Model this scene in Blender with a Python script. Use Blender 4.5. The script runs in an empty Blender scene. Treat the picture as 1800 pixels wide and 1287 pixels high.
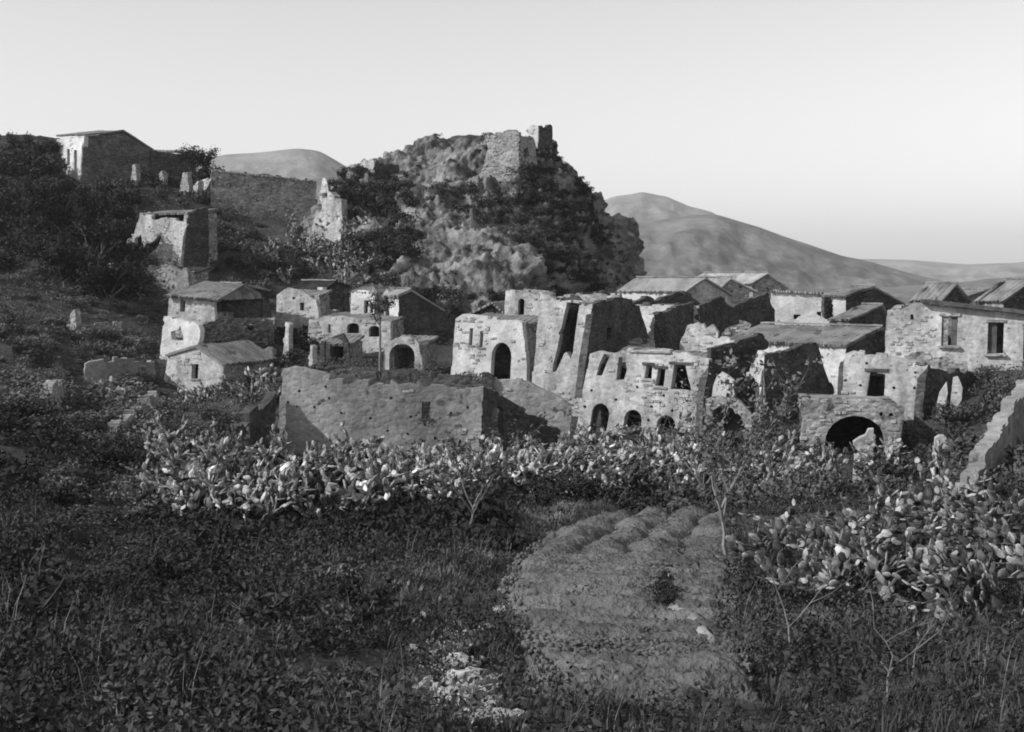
import bpy, bmesh, math, random
import numpy as np
from mathutils import Vector, Matrix, noise, geometry

# ------------------------------------------------------------------ camera
F, CX, CY, HOR = 2344.0, 900.0, 643.5, 475.0      # focal length and eye level in photograph pixels
EYE = Vector((0.0, 0.0, 20.0))
PITCH = math.atan((CY - HOR) / F)
scene = bpy.context.scene
col = scene.collection
cam = bpy.data.cameras.new('camera')
cam.sensor_width = 36.0
cam.lens = 36.0 * F / 1800.0
cam.clip_start, cam.clip_end = 0.5, 30000
camo = bpy.data.objects.new('camera', cam); col.objects.link(camo)
camo.location = EYE
camo.rotation_euler = (math.pi / 2 - PITCH, 0, 0)
scene.camera = camo
# ------------------------------------------------------------------ sky, sun, exposure (a black and white plate: all greys)
SUN_TO = Vector((-0.80, -0.26, 0.54)).normalized()
SUN_EL = math.asin(SUN_TO.z)
world = bpy.data.worlds.new('World'); scene.world = world; world.use_nodes = True
nt = world.node_tree; nt.nodes.clear()
sky = nt.nodes.new('ShaderNodeTexSky'); sky.sky_type = 'NISHITA'; sky.sun_disc = False
sky.sun_elevation = SUN_EL
sky.sun_rotation = math.atan2(SUN_TO.x, SUN_TO.y)
sky.air_density = 3.0; sky.dust_density = 2.5; sky.ozone_density = 1.0; sky.altitude = 2000
sep = nt.nodes.new('ShaderNodeSeparateColor')
bg = nt.nodes.new('ShaderNodeBackground'); bg.inputs['Strength'].default_value = 0.149
outw = nt.nodes.new('ShaderNodeOutputWorld')
nt.links.new(sky.outputs[0], sep.inputs[0])
mixc = nt.nodes.new('ShaderNodeMix'); mixc.data_type = 'FLOAT'; mixc.inputs[0].default_value = 0.6   # the plate's response to red and green light
nt.links.new(sep.outputs[0], mixc.inputs[2]); nt.links.new(sep.outputs[1], mixc.inputs[3])
nt.links.new(mixc.outputs[0], bg.inputs['Color'])
nt.links.new(bg.outputs[0], outw.inputs['Surface'])
sun = bpy.data.lights.new('sun', 'SUN'); sun.energy = 4.7; sun.angle = math.radians(0.6); sun.color = (1.0, 1.0, 1.0)
suno = bpy.data.objects.new('sun', sun); col.objects.link(suno)
suno.rotation_euler = SUN_TO.to_track_quat('Z', 'Y').to_euler()
suno.location = (-60, -20, 90)
vs = scene.view_settings
vs.view_transform = 'Standard'; vs.look = 'None'; vs.gamma = 1.0; vs.exposure = 0.0; vs.use_curve_mapping = False
scene.cycles.filter_width = 1.9
scene.cycles.max_bounces = 5; scene.cycles.diffuse_bounces = 3; scene.cycles.volume_bounces = 1

# ------------------------------------------------------------------ helpers: picture to place
RNG = random.Random(7)
NPR = np.random.default_rng(11)
cp, sp = math.cos(PITCH), math.sin(PITCH)
def ray(px, py):
    x, y = (px - CX) / F, (CY - py) / F
    return Vector((x, cp + y * sp, -sp + y * cp))
def at(px, py, d):
    r = ray(px, py)
    return EYE + r * (d / r.y)
def xof(px, d):
    return (px - CX) / F * d * 1.0
class Plane:
    """vertical plane through the point seen at (px,py) at depth d, turned by yaw degrees (negative: right end nearer)"""
    def __init__(s, px, py, d, yaw):
        s.o = at(px, py, d); a = math.radians(yaw); s.yaw = yaw
        s.u = Vector((math.cos(a), math.sin(a), 0)); s.n = Vector((math.sin(a), -math.cos(a), 0))
    def uv(s, px, py):
        r = ray(px, py); t = (s.o - EYE).dot(s.n) / r.dot(s.n)
        p = EYE + r * t - s.o
        return (p.dot(s.u), p.z)
    def pt(s, u, v): return s.o + s.u * u + Vector((0, 0, v))
    def hit(s, px, py): return s.pt(*s.uv(px, py))

# ------------------------------------------------------------------ helpers: objects
def link(o, parent=None):
    col.objects.link(o)
    if parent is not None: o.parent = parent
    return o
def thing(name, label, cat, loc=(0, 0, 0), group=None, rz=0.0):
    o = bpy.data.objects.new(name, None); link(o); o.empty_display_size = 0.3
    o.location = loc; o.rotation_euler = (0, 0, rz)
    o['label'] = label; o['category'] = cat
    if group: o['group'] = group
    return o
def tag(o, label=None, cat=None, group=None, kind=None):
    if label: o['label'] = label
    if cat: o['category'] = cat
    if group: o['group'] = group
    if kind: o['kind'] = kind
    return o
def mesh_obj(name, verts, faces, m, parent=None, smooth=False):
    me = bpy.data.meshes.new(name)
    if isinstance(verts, np.ndarray):
        fa = np.asarray(faces, dtype=np.int32)
        me.vertices.add(len(verts)); me.vertices.foreach_set('co', verts.astype(np.float32).ravel())
        k = fa.shape[1]
        me.loops.add(fa.size); me.loops.foreach_set('vertex_index', fa.ravel())
        me.polygons.add(len(fa)); me.polygons.foreach_set('loop_start', np.arange(0, fa.size, k, dtype=np.int32))
        me.update(calc_edges=True); me.validate()
    else:
        if parent is not None:
            L = Vector((0, 0, 0)); q_ = parent
            while q_ is not None: L = L + q_.location; q_ = q_.parent
            verts = [(v[0] - L[0], v[1] - L[1], v[2] - L[2]) for v in verts]
        me.from_pydata([tuple(v) for v in verts], [], faces); me.update()
    if smooth: me.polygons.foreach_set('use_smooth', [True] * len(me.polygons))
    me.materials.append(m)
    o = bpy.data.objects.new(name, me)
    return link(o, parent)

# ------------------------------------------------------------------ materials (greys)
def gmat(name, lo, hi, scale=1.0, fine=10.0, finew=0.35, bump=0.3, bdist=0.05, rough=0.95, contrast=(0.35, 0.65), spots=None, vstreak=0.0, objvar=0.0, masonry=None, skew=False):
    m = bpy.data.materials.new(name); m.use_nodes = True
    n = m.node_tree; ns, ln = n.nodes, n.links
    b = ns['Principled BSDF']; b.inputs['Roughness'].default_value = rough
    b.inputs['Specular IOR Level'].default_value = 0.15
    geo = ns.new('ShaderNodeNewGeometry')
    src = geo.outputs['Position']
    n1 = ns.new('ShaderNodeTexNoise'); n1.inputs['Scale'].default_value = scale; n1.inputs['Detail'].default_value = 6; n1.inputs['Roughness'].default_value = 0.62
    n2 = ns.new('ShaderNodeTexNoise'); n2.inputs['Scale'].default_value = fine; n2.inputs['Detail'].default_value = 3
    if vstreak:
        mp = ns.new('ShaderNodeMapping'); mp.inputs['Scale'].default_value = (1, 1, vstreak)
        ln.new(src, mp.inputs[0]); ln.new(mp.outputs[0], n1.inputs['Vector'])
    else: ln.new(src, n1.inputs['Vector'])
    ln.new(src, n2.inputs['Vector'])
    mr = ns.new('ShaderNodeMapRange'); mr.inputs[1].default_value, mr.inputs[2].default_value = contrast
    ln.new(n1.outputs[0], mr.inputs[0])
    mx = ns.new('ShaderNodeMath'); mx.operation = 'MULTIPLY_ADD'; mx.inputs[1].default_value = finew
    sb = ns.new('ShaderNodeMath'); sb.operation = 'SUBTRACT'; sb.inputs[1].default_value = 0.5
    ln.new(n2.outputs[0], sb.inputs[0]); ln.new(sb.outputs[0], mx.inputs[0]); ln.new(mr.outputs[0], mx.inputs[2])
    mr2 = ns.new('ShaderNodeMapRange'); mr2.inputs[3].default_value = lo; mr2.inputs[4].default_value = hi
    ln.new(mx.outputs[0], mr2.inputs[0])
    outv = mr2.outputs[0]
    if spots:
        sc, th, val = spots
        n3 = ns.new('ShaderNodeTexNoise'); n3.inputs['Scale'].default_value = sc; n3.inputs['Detail'].default_value = 4
        ln.new(src, n3.inputs['Vector'])
        r3 = ns.new('ShaderNodeMapRange'); r3.inputs[1].default_value = th; r3.inputs[2].default_value = th + 0.06
        ln.new(n3.outputs[0], r3.inputs[0])
        m3 = ns.new('ShaderNodeMix'); m3.data_type = 'FLOAT'
        ln.new(r3.outputs[0], m3.inputs[0]); ln.new(outv, m3.inputs[2]); m3.inputs[3].default_value = val
        outv = m3.outputs[0]
    vor = None
    if masonry:
        msc, mcol, mb = masonry
        mp2 = ns.new('ShaderNodeMapping'); mp2.inputs['Scale'].default_value = (1, 1, 1.7); ln.new(src, mp2.inputs[0])
        wv = ns.new('ShaderNodeVectorMath'); wv.operation = 'MULTIPLY_ADD'; wv.inputs[1].default_value = (.25, .25, .25)
        ln.new(n2.outputs['Color'], wv.inputs[0]); ln.new(mp2.outputs[0], wv.inputs[2])
        vor = ns.new('ShaderNodeTexVoronoi'); vor.inputs['Scale'].default_value = msc; ln.new(wv.outputs[0], vor.inputs['Vector'])
        vsep = ns.new('ShaderNodeSeparateColor'); ln.new(vor.outputs['Color'], vsep.inputs[0])
        r5_ = ns.new('ShaderNodeMapRange'); r5_.inputs[3].default_value = 1 - mcol; r5_.inputs[4].default_value = 1 + mcol * .6
        ln.new(vsep.outputs[0], r5_.inputs[0])
        m5 = ns.new('ShaderNodeMath'); m5.operation = 'MULTIPLY'; ln.new(outv, m5.inputs[0]); ln.new(r5_.outputs[0], m5.inputs[1]); outv = m5.outputs[0]
    if objvar:
        oi = ns.new('ShaderNodeObjectInfo')
        r4 = ns.new('ShaderNodeMapRange'); r4.inputs[3].default_value = 1 - objvar; r4.inputs[4].default_value = 1 + objvar
        rsrc = oi.outputs['Random']
        if skew:
            pw = ns.new('ShaderNodeMath'); pw.operation = 'POWER'; pw.inputs[1].default_value = 2.0; ln.new(rsrc, pw.inputs[0]); rsrc = pw.outputs[0]
            r4.inputs[3].default_value = .35; r4.inputs[4].default_value = 2.4
        ln.new(rsrc, r4.inputs[0])
        m4 = ns.new('ShaderNodeMath'); m4.operation = 'MULTIPLY'
        ln.new(outv, m4.inputs[0]); ln.new(r4.outputs[0], m4.inputs[1]); outv = m4.outputs[0]
    ln.new(outv, b.inputs['Base Color'])
    if bump:
        bp = ns.new('ShaderNodeBump'); bp.inputs['Strength'].default_value = bump; bp.inputs['Distance'].default_value = bdist
        ad = ns.new('ShaderNodeMath'); ad.operation = 'ADD'
        ln.new(n1.outputs[0], ad.inputs[0]); ln.new(n2.outputs[0], ad.inputs[1])
        hh = ad.outputs[0]
        if vor:
            sb2 = ns.new('ShaderNodeMath'); sb2.operation = 'MULTIPLY_ADD'; sb2.inputs[1].default_value = -mb
            ln.new(vor.outputs['Distance'], sb2.inputs[0]); ln.new(hh, sb2.inputs[2]); hh = sb2.outputs[0]
        ln.new(hh, bp.inputs['Height']); ln.new(bp.outputs[0], b.inputs['Normal'])
    return m
M = {}
M['plaster'] = gmat('pale_plaster', 0.25, 0.54, 0.9, 5.0, 0.8, 0.5, 0.05, vstreak=0.35, spots=(3.0, 0.64, 0.14), masonry=(3.6, .22, .5))
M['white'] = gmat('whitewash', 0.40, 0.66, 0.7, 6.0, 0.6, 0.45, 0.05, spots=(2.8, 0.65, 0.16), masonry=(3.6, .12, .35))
M['stone'] = gmat('rubble_stone', 0.17, 0.36, 0.7, 4.5, 0.9, 0.7, 0.07, spots=(1.8, 0.60, 0.08), masonry=(3.4, .38, .8))
M['greywall'] = gmat('weathered_render', 0.16, 0.34, 0.35, 5.0, 0.7, 0.6, 0.07, vstreak=0.5, spots=(1.9, 0.62, 0.09), masonry=(3.6, .2, .45))
M['shadestone'] = gmat('shade_dark_stone', 0.04, 0.10, 0.6, 4.0, 0.8, 0.7, 0.07, masonry=(3.4, .4, .8))  # stone darkened to put shade into gable ends and ruin interiors
M['shademidstone'] = gmat('shade_grey_stone', 0.075, 0.17, 0.6, 4.0, 0.8, 0.7, 0.07, masonry=(3.4, .35, .8))  # stone greyed to put shade into the hilltop house's dark side
M['barestone'] = gmat('bare_stone', 0.20, 0.46, 2.6, 9.0, 0.9, 0.4, 0.03, contrast=(.4, .6))
M['shaderubble'] = gmat('shade_bare_stone', 0.035, 0.13, 2.6, 9.0, 0.9, 0.4, 0.03, contrast=(.4, .6))  # loose stones darkened to match the shade-coloured walls
M['tile'] = gmat('clay_tile', 0.11, 0.24, 0.8, 6.0, 0.9, 0.4, 0.04, spots=(0.9, 0.6, 0.08))
M['wood'] = gmat('old_wood', 0.05, 0.12, 2.0, 14.0, 0.5, 0.3, 0.02)
M['rock'] = gmat('crag_rock', 0.04, 0.26, 0.32, 1.7, 1.0, 0.9, 0.35, spots=(0.6, 0.56, 0.07))
M['soil'] = gmat('rough_ground', 0.025, 0.075, 0.22, 3.0, 0.8, 0.7, 0.12, spots=(1.1, 0.66, 0.17))
M['field'] = gmat('ploughed_earth', 0.07, 0.155, 0.9, 9.0, 1.0, 1.0, 0.12)
M['path'] = gmat('dry_path', 0.17, 0.30, 0.7, 6.0, 0.7, 0.5, 0.05)
M['rubble'] = gmat('pale_rubble', 0.20, 0.42, 1.2, 5.0, 0.8, 0.6, 0.06, objvar=0.25)
M['leafdark'] = gmat('dark_leaves', 0.015, 0.048, 0.9, 4.0, 0.8, 0, objvar=0.3)
M['leaf'] = gmat('scrub_leaves', 0.035, 0.11, 0.8, 4.0, 0.8, 0, objvar=0.35)
M['leafmid'] = gmat('grey_scrub_leaves', 0.06, 0.17, 0.7, 4.0, 0.8, 0, objvar=0.2)
M['leafpale'] = gmat('pale_leaves', 0.10, 0.24, 0.8, 4.0, 0.8, 0, objvar=0.2)
M['weed'] = gmat('weeds', 0.022, 0.08, 0.35, 5.0, 0.9, 0, spots=(0.8, 0.63, 0.17))
M['grass'] = gmat('dry_grass', 0.035, 0.115, 0.3, 5.0, 0.9, 0)
M['pad'] = gmat('cactus_pad', 0.07, 0.40, 2.4, 9.0, 0.6, 0.2, 0.01, rough=0.6, contrast=(.42, .62), objvar=0.6, skew=True)  # skewed random tone puts shaded and sunlit pads into the colour
M['padgreen'] = gmat('green_cactus_pad', 0.05, 0.24, 2.4, 9.0, 0.8, 0.2, 0.01, rough=0.6, contrast=(.40, .62), objvar=0.6, skew=True)  # same spread of shade and sun in the colour, for nearer pads
M['padfar'] = gmat('far_cactus_pad', 0.05, 0.46, 2.6, 9.0, 0.6, 0.2, 0.01, rough=0.6, contrast=(.42, .64))
M['bark'] = gmat('bark', 0.10, 0.22, 2.0, 12.0, 0.8, 0.5, 0.02)
M['barkpale'] = gmat('pale_bark', 0.13, 0.24, 2.0, 12.0, 0.6, 0.4, 0.02)
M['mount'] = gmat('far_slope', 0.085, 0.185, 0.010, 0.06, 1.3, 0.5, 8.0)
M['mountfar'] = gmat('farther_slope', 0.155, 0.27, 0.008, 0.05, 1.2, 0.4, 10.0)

# ------------------------------------------------------------------ numpy noise
_perm = NPR.random((64, 64, 4))
def vnoise(x, y, k=0):
    xi, yi = np.floor(x).astype(int), np.floor(y).astype(int); fx, fy = x - xi, y - yi
    fx = fx * fx * (3 - 2 * fx); fy = fy * fy * (3 - 2 * fy)
    g = lambda a, b: _perm[a % 64, b % 64, k]
    return (g(xi, yi) * (1 - fx) + g(xi + 1, yi) * fx) * (1 - fy) + (g(xi, yi + 1) * (1 - fx) + g(xi + 1, yi + 1) * fx) * fy - 0.5
def fbm(x, y, o=4, k=0):
    r = 0; a = 1.0
    for i in range(o):
        r = r + a * vnoise(x + 17.3 * i, y + 9.1 * i, (k + i) % 4); x = x * 2.03; y = y * 2.03; a *= 0.5
    return r

# ------------------------------------------------------------------ the ground
CTRL = [  # px, py, depth
    (-100,1330,15),(450,1330,15.5),(900,1320,16.5),(1350,1320,17),(1900,1330,14),
    (-100,1120,23),(300,1130,23),(600,1120,25),(760,1150,23.5),
    (900,1210,20.5),(1290,1215,20.5),(870,1060,27.5),(1170,1060,28),(1300,1040,31),(1050,938,40),(1280,925,42),(950,970,36),
    (770,1010,32),(700,960,39),(480,960,42),(250,960,41),(60,900,44),(-100,840,47),
    (1450,1150,23),(1650,1150,21.5),(1850,1120,20),(1500,1010,32),(1720,980,30),(1880,930,30),
    (950,905,49),(1150,900,50),(1400,890,50),(1560,850,56),(1720,840,48),(1880,760,48),
    (500,900,52),(300,830,58),(100,780,58),(500,812,66),(680,815,66),(850,805,68),(980,790,72),
    (1020,785,76),(1240,775,74),(1420,810,64),(1590,818,64),(1700,790,66),
    (1000,730,86),(870,672,93),(940,680,92),(800,665,94),(740,650,92),
    (490,690,80),(400,715,80),(300,705,88),(180,720,75),(60,700,70),(-120,680,70),
    (270,630,97),(440,640,97),(560,640,98),(700,600,108),(560,600,110),(480,560,114),(300,580,106),(140,590,95),(0,590,92),
    (390,520,122),(300,535,112),(240,460,124),(400,450,128),(100,470,112),(-60,460,110),
    (460,432,138),(370,400,140),(260,360,140),(150,330,150),(60,325,148),(-100,320,145),(330,310,152),(200,300,158),(520,412,143),(440,415,143),
    (1200,640,98),(1300,640,100),(1500,640,96),(1650,650,88),(1800,650,84),(1900,640,84),
    (1000,560,164),(1300,570,164),(1650,575,164),(1900,570,164),(1500,580,140),(850,540,164),(650,420,164),
    (840,1112,26.8),(790,1135,26.5),(760,1085,29.0),
    (1690,668,78),(1780,655,76),(1860,655,75),
    (1300,590,125),(1600,560,120),(1850,540,125),(1100,560,120),(900,580,118),
]
_P = np.array([list(at(*c)) for c in CTRL])
def _tps(r2): return np.where(r2 > 1e-9, r2 * np.log(np.maximum(r2, 1e-9)), 0.0)
_SC = 0.02
_X = _P[:, :2] * _SC
_n = len(_X)
_K = _tps(((_X[:, None] - _X[None]) ** 2).sum(-1)) + 0.004 * np.eye(_n)
_A = np.zeros((_n + 3, _n + 3)); _A[:_n, :_n] = _K; _A[:_n, _n] = 1; _A[:_n, _n + 1:] = _X; _A[_n, :_n] = 1; _A[_n + 1:, :_n] = _X.T
_W = np.linalg.solve(_A, np.concatenate([_P[:, 2], np.zeros(3)]))
def sstep(a, b, x):
    t = np.clip((x - a) / (b - a), 0, 1); return t * t * (3 - 2 * t)
def ground_z(x, y, rough=True):
    x = np.asarray(x, float); y = np.asarray(y, float); shp = x.shape
    xf, yf = x.ravel(), y.ravel()
    # stay inside the surveyed ground
    yc = np.clip(yf, 12, 165); lim = 6 + 0.46 * yc; xc = np.clip(xf, -lim, lim)
    q = np.stack([xc, yc], -1) * _SC
    z = np.empty(len(q))
    for i in range(0, len(q), 20000):
        s = q[i:i + 20000]
        z[i:i + 20000] = _tps(((s[:, None] - _X[None]) ** 2).sum(-1)) @ _W[:_n] + _W[_n] + s @ _W[_n + 1:]
    if rough:
        z += 0.9 * fbm(xf * 0.11, yf * 0.11, 3) * sstep(20, 60, yf) * 0.8 + 0.5 * fbm(xf * 0.45, yf * 0.45, 4, 1)
    far = -30.0 + 8 * fbm(xf * 0.004, yf * 0.004, 3, 2)
    w = sstep(160, 330, np.hypot(xf * 0.8, yf - 0)) 
    z = z * (1 - w) + far * w
    return z.reshape(shp)
def gz(x, y, rough=True): return float(ground_z(np.array([x]), np.array([y]), rough)[0])
def on_ground(px, d, sink=0.0):
    x = xof(px, d); return Vector((x, d, gz(x, d) - sink))

def axis(lo, hi, step, outs):
    a = list(np.arange(lo, hi + 1e-6, step)); s = step; l, r = lo, hi
    L, R = [], []
    while l > outs[0]: s *= 1.25; l -= s; L.append(l)
    s = step
    while r < outs[1]: s *= 1.25; r += s; R.append(r)
    return np.array(L[::-1] + a + R)
xs = axis(-66, 66, 0.55, (-6000, 6000)); ys = axis(8, 172, 0.55, (-400, 9000))
GX, GY = np.meshgrid(xs, ys)
GZ = ground_z(GX, GY)
V = np.stack([GX.ravel(), GY.ravel(), GZ.ravel()], -1)
nx, ny = len(xs), len(ys)
ii = (np.arange(ny - 1)[:, None] * nx + np.arange(nx - 1)[None]).ravel()
ground = mesh_obj('ground', V, np.stack([ii, ii + 1, ii + nx + 1, ii + nx], -1), M['soil'], smooth=True)
tag(ground, 'rough dark weedy ground of the valley and hillside', kind='structure')

# the ploughed plot: furrows modelled
FIELD = [(882,1060),(895,1022),(925,990),(975,955),(1050,934),(1180,928),(1285,928),(1310,1000),(1300,1060),(1290,1120),(1310,1190),(1330,1240),(1200,1262),(980,1258),(930,1190),(895,1120)]
def ground_hit(px, py):
    lo, hi = 6.0, 200.0
    r = ray(px, py)
    d = lo
    prev = lo
    while d < hi:
        p = EYE + r * (d / r.y)
        if p.z < gz(p.x, p.y, False): break
        prev = d; d *= 1.03
    a, b = prev, d
    for _ in range(18):
        m = (a + b) / 2; p = EYE + r * (m / r.y)
        if p.z < gz(p.x, p.y, False): b = m
        else: a = m
    p = EYE + r * (b / r.y)
    return p
fpoly = np.array([[p.x, p.y] for p in (ground_hit(*q) for q in FIELD)])
def in_poly(x, y, poly):
    x = np.asarray(x); y = np.asarray(y); c = np.zeros(x.shape, bool); j = len(poly) - 1
    for i in range(len(poly)):
        xi, yi = poly[i]; xj, yj = poly[j]
        hit = ((yi > y) != (yj > y)) & (x < (xj - xi) * (y - yi) / (yj - yi + 1e-12) + xi)
        c ^= hit; j = i
    return c
def poly_dist(x, y, poly):
    best = np.full(np.shape(x), 1e9); P = np.asarray(poly)
    for a, b in zip(P, np.roll(P, -1, 0)):
        ab = b - a; t = np.clip(((x - a[0]) * ab[0] + (y - a[1]) * ab[1]) / (ab @ ab + 1e-12), 0, 1)
        best = np.minimum(best, np.hypot(x - a[0] - t * ab[0], y - a[1] - t * ab[1]))
    return best
def furrow_phase(X, Y):
    return (Y * 0.88 + X * 0.34) + 0.30 * fbm(X * 0.4, Y * 0.4, 3, 2)
def field_patch(name, poly, m, h, step, furrow, label):
    x0, y0 = poly.min(0) - 0.3; x1, y1 = poly.max(0) + 0.3
    X, Y = np.meshgrid(np.arange(x0, x1, step), np.arange(y0, y1, step))
    ins = in_poly(X, Y, poly); dd = poly_dist(X, Y, poly) * np.where(ins, 1, -1)
    e = sstep(-0.15, 0.42, dd + 0.3 * fbm(X * 1.3, Y * 1.3, 3))
    Z = ground_z(X, Y); Z = Z * (1 - e) + e * (ground_z(X, Y, False) + 0.10 * fbm(X * .3, Y * .3, 2))
    if furrow: Z = Z + .12 * e
    up = h * e - 0.15 * (1 - e)
    if furrow:
        s = furrow_phase(X, Y) + 0.16 * fbm(X * 2.2, Y * 2.2, 3, 1)
        fz = np.abs(np.sin(s * math.pi / 0.78)) ** 0.8
        far = sstep(32.5, 34.5, Y + 0.2 * X)          # cross ridges at the back of the plot
        s2 = X - Y * 0.24 + 0.55 * fbm(X * 0.9, Y * 0.9, 3, 1)
        fz2 = np.abs(np.sin(s2 * math.pi / 1.25)) ** 0.45 * (.8 + .6 * fbm(X * 1.1, Y * 1.1, 2, 2))
        up += e * (0.24 * (1 - far) * fz * (0.45 + 1.1 * np.clip(fbm(X * .5, Y * .5, 2, 3) + .5, 0, 1)) + 0.36 * far * fz2)
        up += e * (0.10 * np.abs(fbm(X * 4.5, Y * 4.5, 3, 1)) + 0.07 * fbm(X * 9, Y * 9, 2, 2))
    up += e * (0.06 * fbm(X * 2.0, Y * 2.0, 3, 1) + 0.04 * fbm(X * 6, Y * 6, 2))
    Z = Z + up
    n1, n2 = X.shape[1], X.shape[0]
    k = (np.arange(n2 - 1)[:, None] * n1 + np.arange(n1 - 1)[None])
    keep = (dd[:-1, :-1] > -0.35).ravel()
    k = k.ravel()[keep]
    o = mesh_obj(name, np.stack([X.ravel(), Y.ravel(), Z.ravel()], -1), np.stack([k, k + 1, k + n1 + 1, k + n1], -1), m, smooth=True)
    tag(o, label, kind='structure'); return o
field_patch('ploughed_field', fpoly, M['field'], 0.20, 0.085, True, 'furrowed ploughed plot in the foreground')
ppoly = np.array([[p.x, p.y] for p in (ground_hit(*q) for q in [(1160,1102),(1190,1088),(1255,1122),(1282,1168),(1238,1182),(1192,1145)])])
field_patch('path', ppoly, M['path'], 0.62, 0.12, False, 'pale trodden earth at the corner of the ploughed plot')
p2 = np.array([[at(*q).x, at(*q).y] for q in [(-60,322,146),(100,312,150),(135,300,154),(60,306,156),(-60,310,154)]])

field_patch('path', p2, M['path'], 0.12, 0.3, False, 'pale path on the hilltop at the far left')
# ------------------------------------------------------------------ far mountains
def mountain(name, label, ridge, d, foot, m, amp, zfoot=-32):
    pts = [at(px, py, d) for px, py in ridge]
    N = 260
    P = np.array([list(p) for p in pts]); s = np.linspace(P[0, 0], P[-1, 0], N)
    rz = np.interp(s, P[:, 0], P[:, 2])
    rz = rz + 0.006 * (rz.max() - zfoot) * fbm(s / foot * 22, s * 0 + 3.3, 3, 2) ; k = np.ones(3) / 3; rp = np.pad(rz, 1, mode='edge'); rz = np.convolve(rp, k, 'valid')
    rows = 70; Vv = []
    for j in range(rows):
        t = j / (rows - 1) * 1.5 - 0.5          # -0.5 .. 1 : behind the ridge, ridge at 0, foot at 1
        y = d - t * foot
        prof = (1 - abs(t) ** 1.15) if t >= 0 else (1 - (abs(t) / 0.5) ** 1.3)
        z = zfoot - 10 + (rz - zfoot + 10) * max(prof, 0)
        w = math.sin(min(abs(t) * 2.2, 1) * math.pi / 2)
        z = z + amp * w * (0.55 * fbm(s / foot * 5, np.full(N, y / foot * 2.4), 5, 1) - 0.25 * np.abs(fbm(s / foot * 9, np.full(N, y / foot * 3), 3, 2)) * 2) + amp * w * 0.22 * fbm(s / foot * 26, np.full(N, y / foot * 14), 4)
        Vv.append(np.stack([s * (y / d) if t > 0 else s, np.full(N, y), z], -1))
    Vv = np.concatenate(Vv)
    k = (np.arange(rows - 1)[:, None] * N + np.arange(N - 1)[None]).ravel()
    return tag(mesh_obj(name, Vv, np.stack([k, k + N, k + N + 1, k + 1], -1), m, smooth=True), label, kind='structure')
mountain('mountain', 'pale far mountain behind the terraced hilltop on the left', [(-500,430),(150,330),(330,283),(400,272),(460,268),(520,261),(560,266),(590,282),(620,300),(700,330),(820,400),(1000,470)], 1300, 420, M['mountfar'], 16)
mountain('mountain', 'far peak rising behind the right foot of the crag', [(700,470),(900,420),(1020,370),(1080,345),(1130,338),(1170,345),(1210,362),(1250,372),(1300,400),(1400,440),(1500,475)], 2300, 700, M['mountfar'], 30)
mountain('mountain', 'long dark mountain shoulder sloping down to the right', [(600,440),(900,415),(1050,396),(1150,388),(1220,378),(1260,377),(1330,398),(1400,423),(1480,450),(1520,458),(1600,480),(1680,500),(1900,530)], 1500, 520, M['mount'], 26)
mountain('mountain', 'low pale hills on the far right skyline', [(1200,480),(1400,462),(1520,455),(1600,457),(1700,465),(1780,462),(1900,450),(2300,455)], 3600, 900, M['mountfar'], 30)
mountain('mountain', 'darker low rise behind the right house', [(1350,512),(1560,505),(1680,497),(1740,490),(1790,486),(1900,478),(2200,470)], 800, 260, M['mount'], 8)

# ------------------------------------------------------------------ crag
def curve(pts, N):
    W = np.array([list(at(*p)) for p in pts]); t = np.linspace(0, 1, len(W)); T = np.linspace(0, 1, N)
    return np.stack([np.interp(T, t, W[:, k]) for k in range(3)], -1)
NT = 120
cL = curve([(790,243,152),(735,256,151),(690,272,150),(640,292,149),(605,318,147),(570,350,146),(545,395,144),(500,450,139),(455,520,131),(440,580,126)], NT)
cM = curve([(850,238,150),(830,262,147),(800,300,144),(775,330,141),(750,372,137),(730,405,134),(720,440,130),(690,480,126),(680,540,121),(670,600,116)], NT)
cC = curve([(912,236,147),(912,262,145),(913,300,143),(915,332,140),(925,365,136),(932,400,133),(925,440,129),(910,480,125),(895,540,120),(890,600,116)], NT)
cR = curve([(972,240,151),(984,262,151),(992,290,150),(1028,312,150),(1066,345,149),(1074,378,148),(1108,398,147),(1110,440,146),(1132,500,145),(1150,600,144)], NT)
cR0 = curve([(945,238,149),(952,262,148),(960,300,146),(975,332,144),(998,365,141),(1012,400,139),(1020,440,136),(1020,480,134),(1022,540,131),(1025,600,128)], NT)
b1 = cR + np.array([-4.0, 13, 0]); b2 = cL + np.array([5.0, 14, 0])
ringc = [cL, cM, cC, cR0, cR, b1, b2]
counts = [60, 58, 36, 42, 14, 16, 14]
ring = []
for i, n_ in enumerate(counts):
    a, b = ringc[i], ringc[(i + 1) % 7]
    for k in range(n_):
        f = k / n_; ring.append(a * (1 - f) + b * f)
R = np.stack(ring, 1)                      # NT x NS x 3
NS = R.shape[1]
cen = R[0].mean(0); caps = []
for f in (0.3, 0.6, 0.85, 0.97):
    c = R[0] * (1 - f) + cen * f; c[:, 2] += 0.4 * f; caps.append(c)
R = np.concatenate([np.stack(caps[::-1], 0), R], 0)
NTT = R.shape[0]
dT = np.gradient(R, axis=0); dS = (np.roll(R, -1, 1) - np.roll(R, 1, 1))
Nn = np.cross(dS, dT); Nn /= np.linalg.norm(Nn, axis=2, keepdims=True) + 1e-9
outw_ = R - R.mean((0, 1)); 
if (Nn * outw_)[..., :2].sum() < 0: Nn = -Nn
disp = np.zeros(R.shape[:2])
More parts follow.
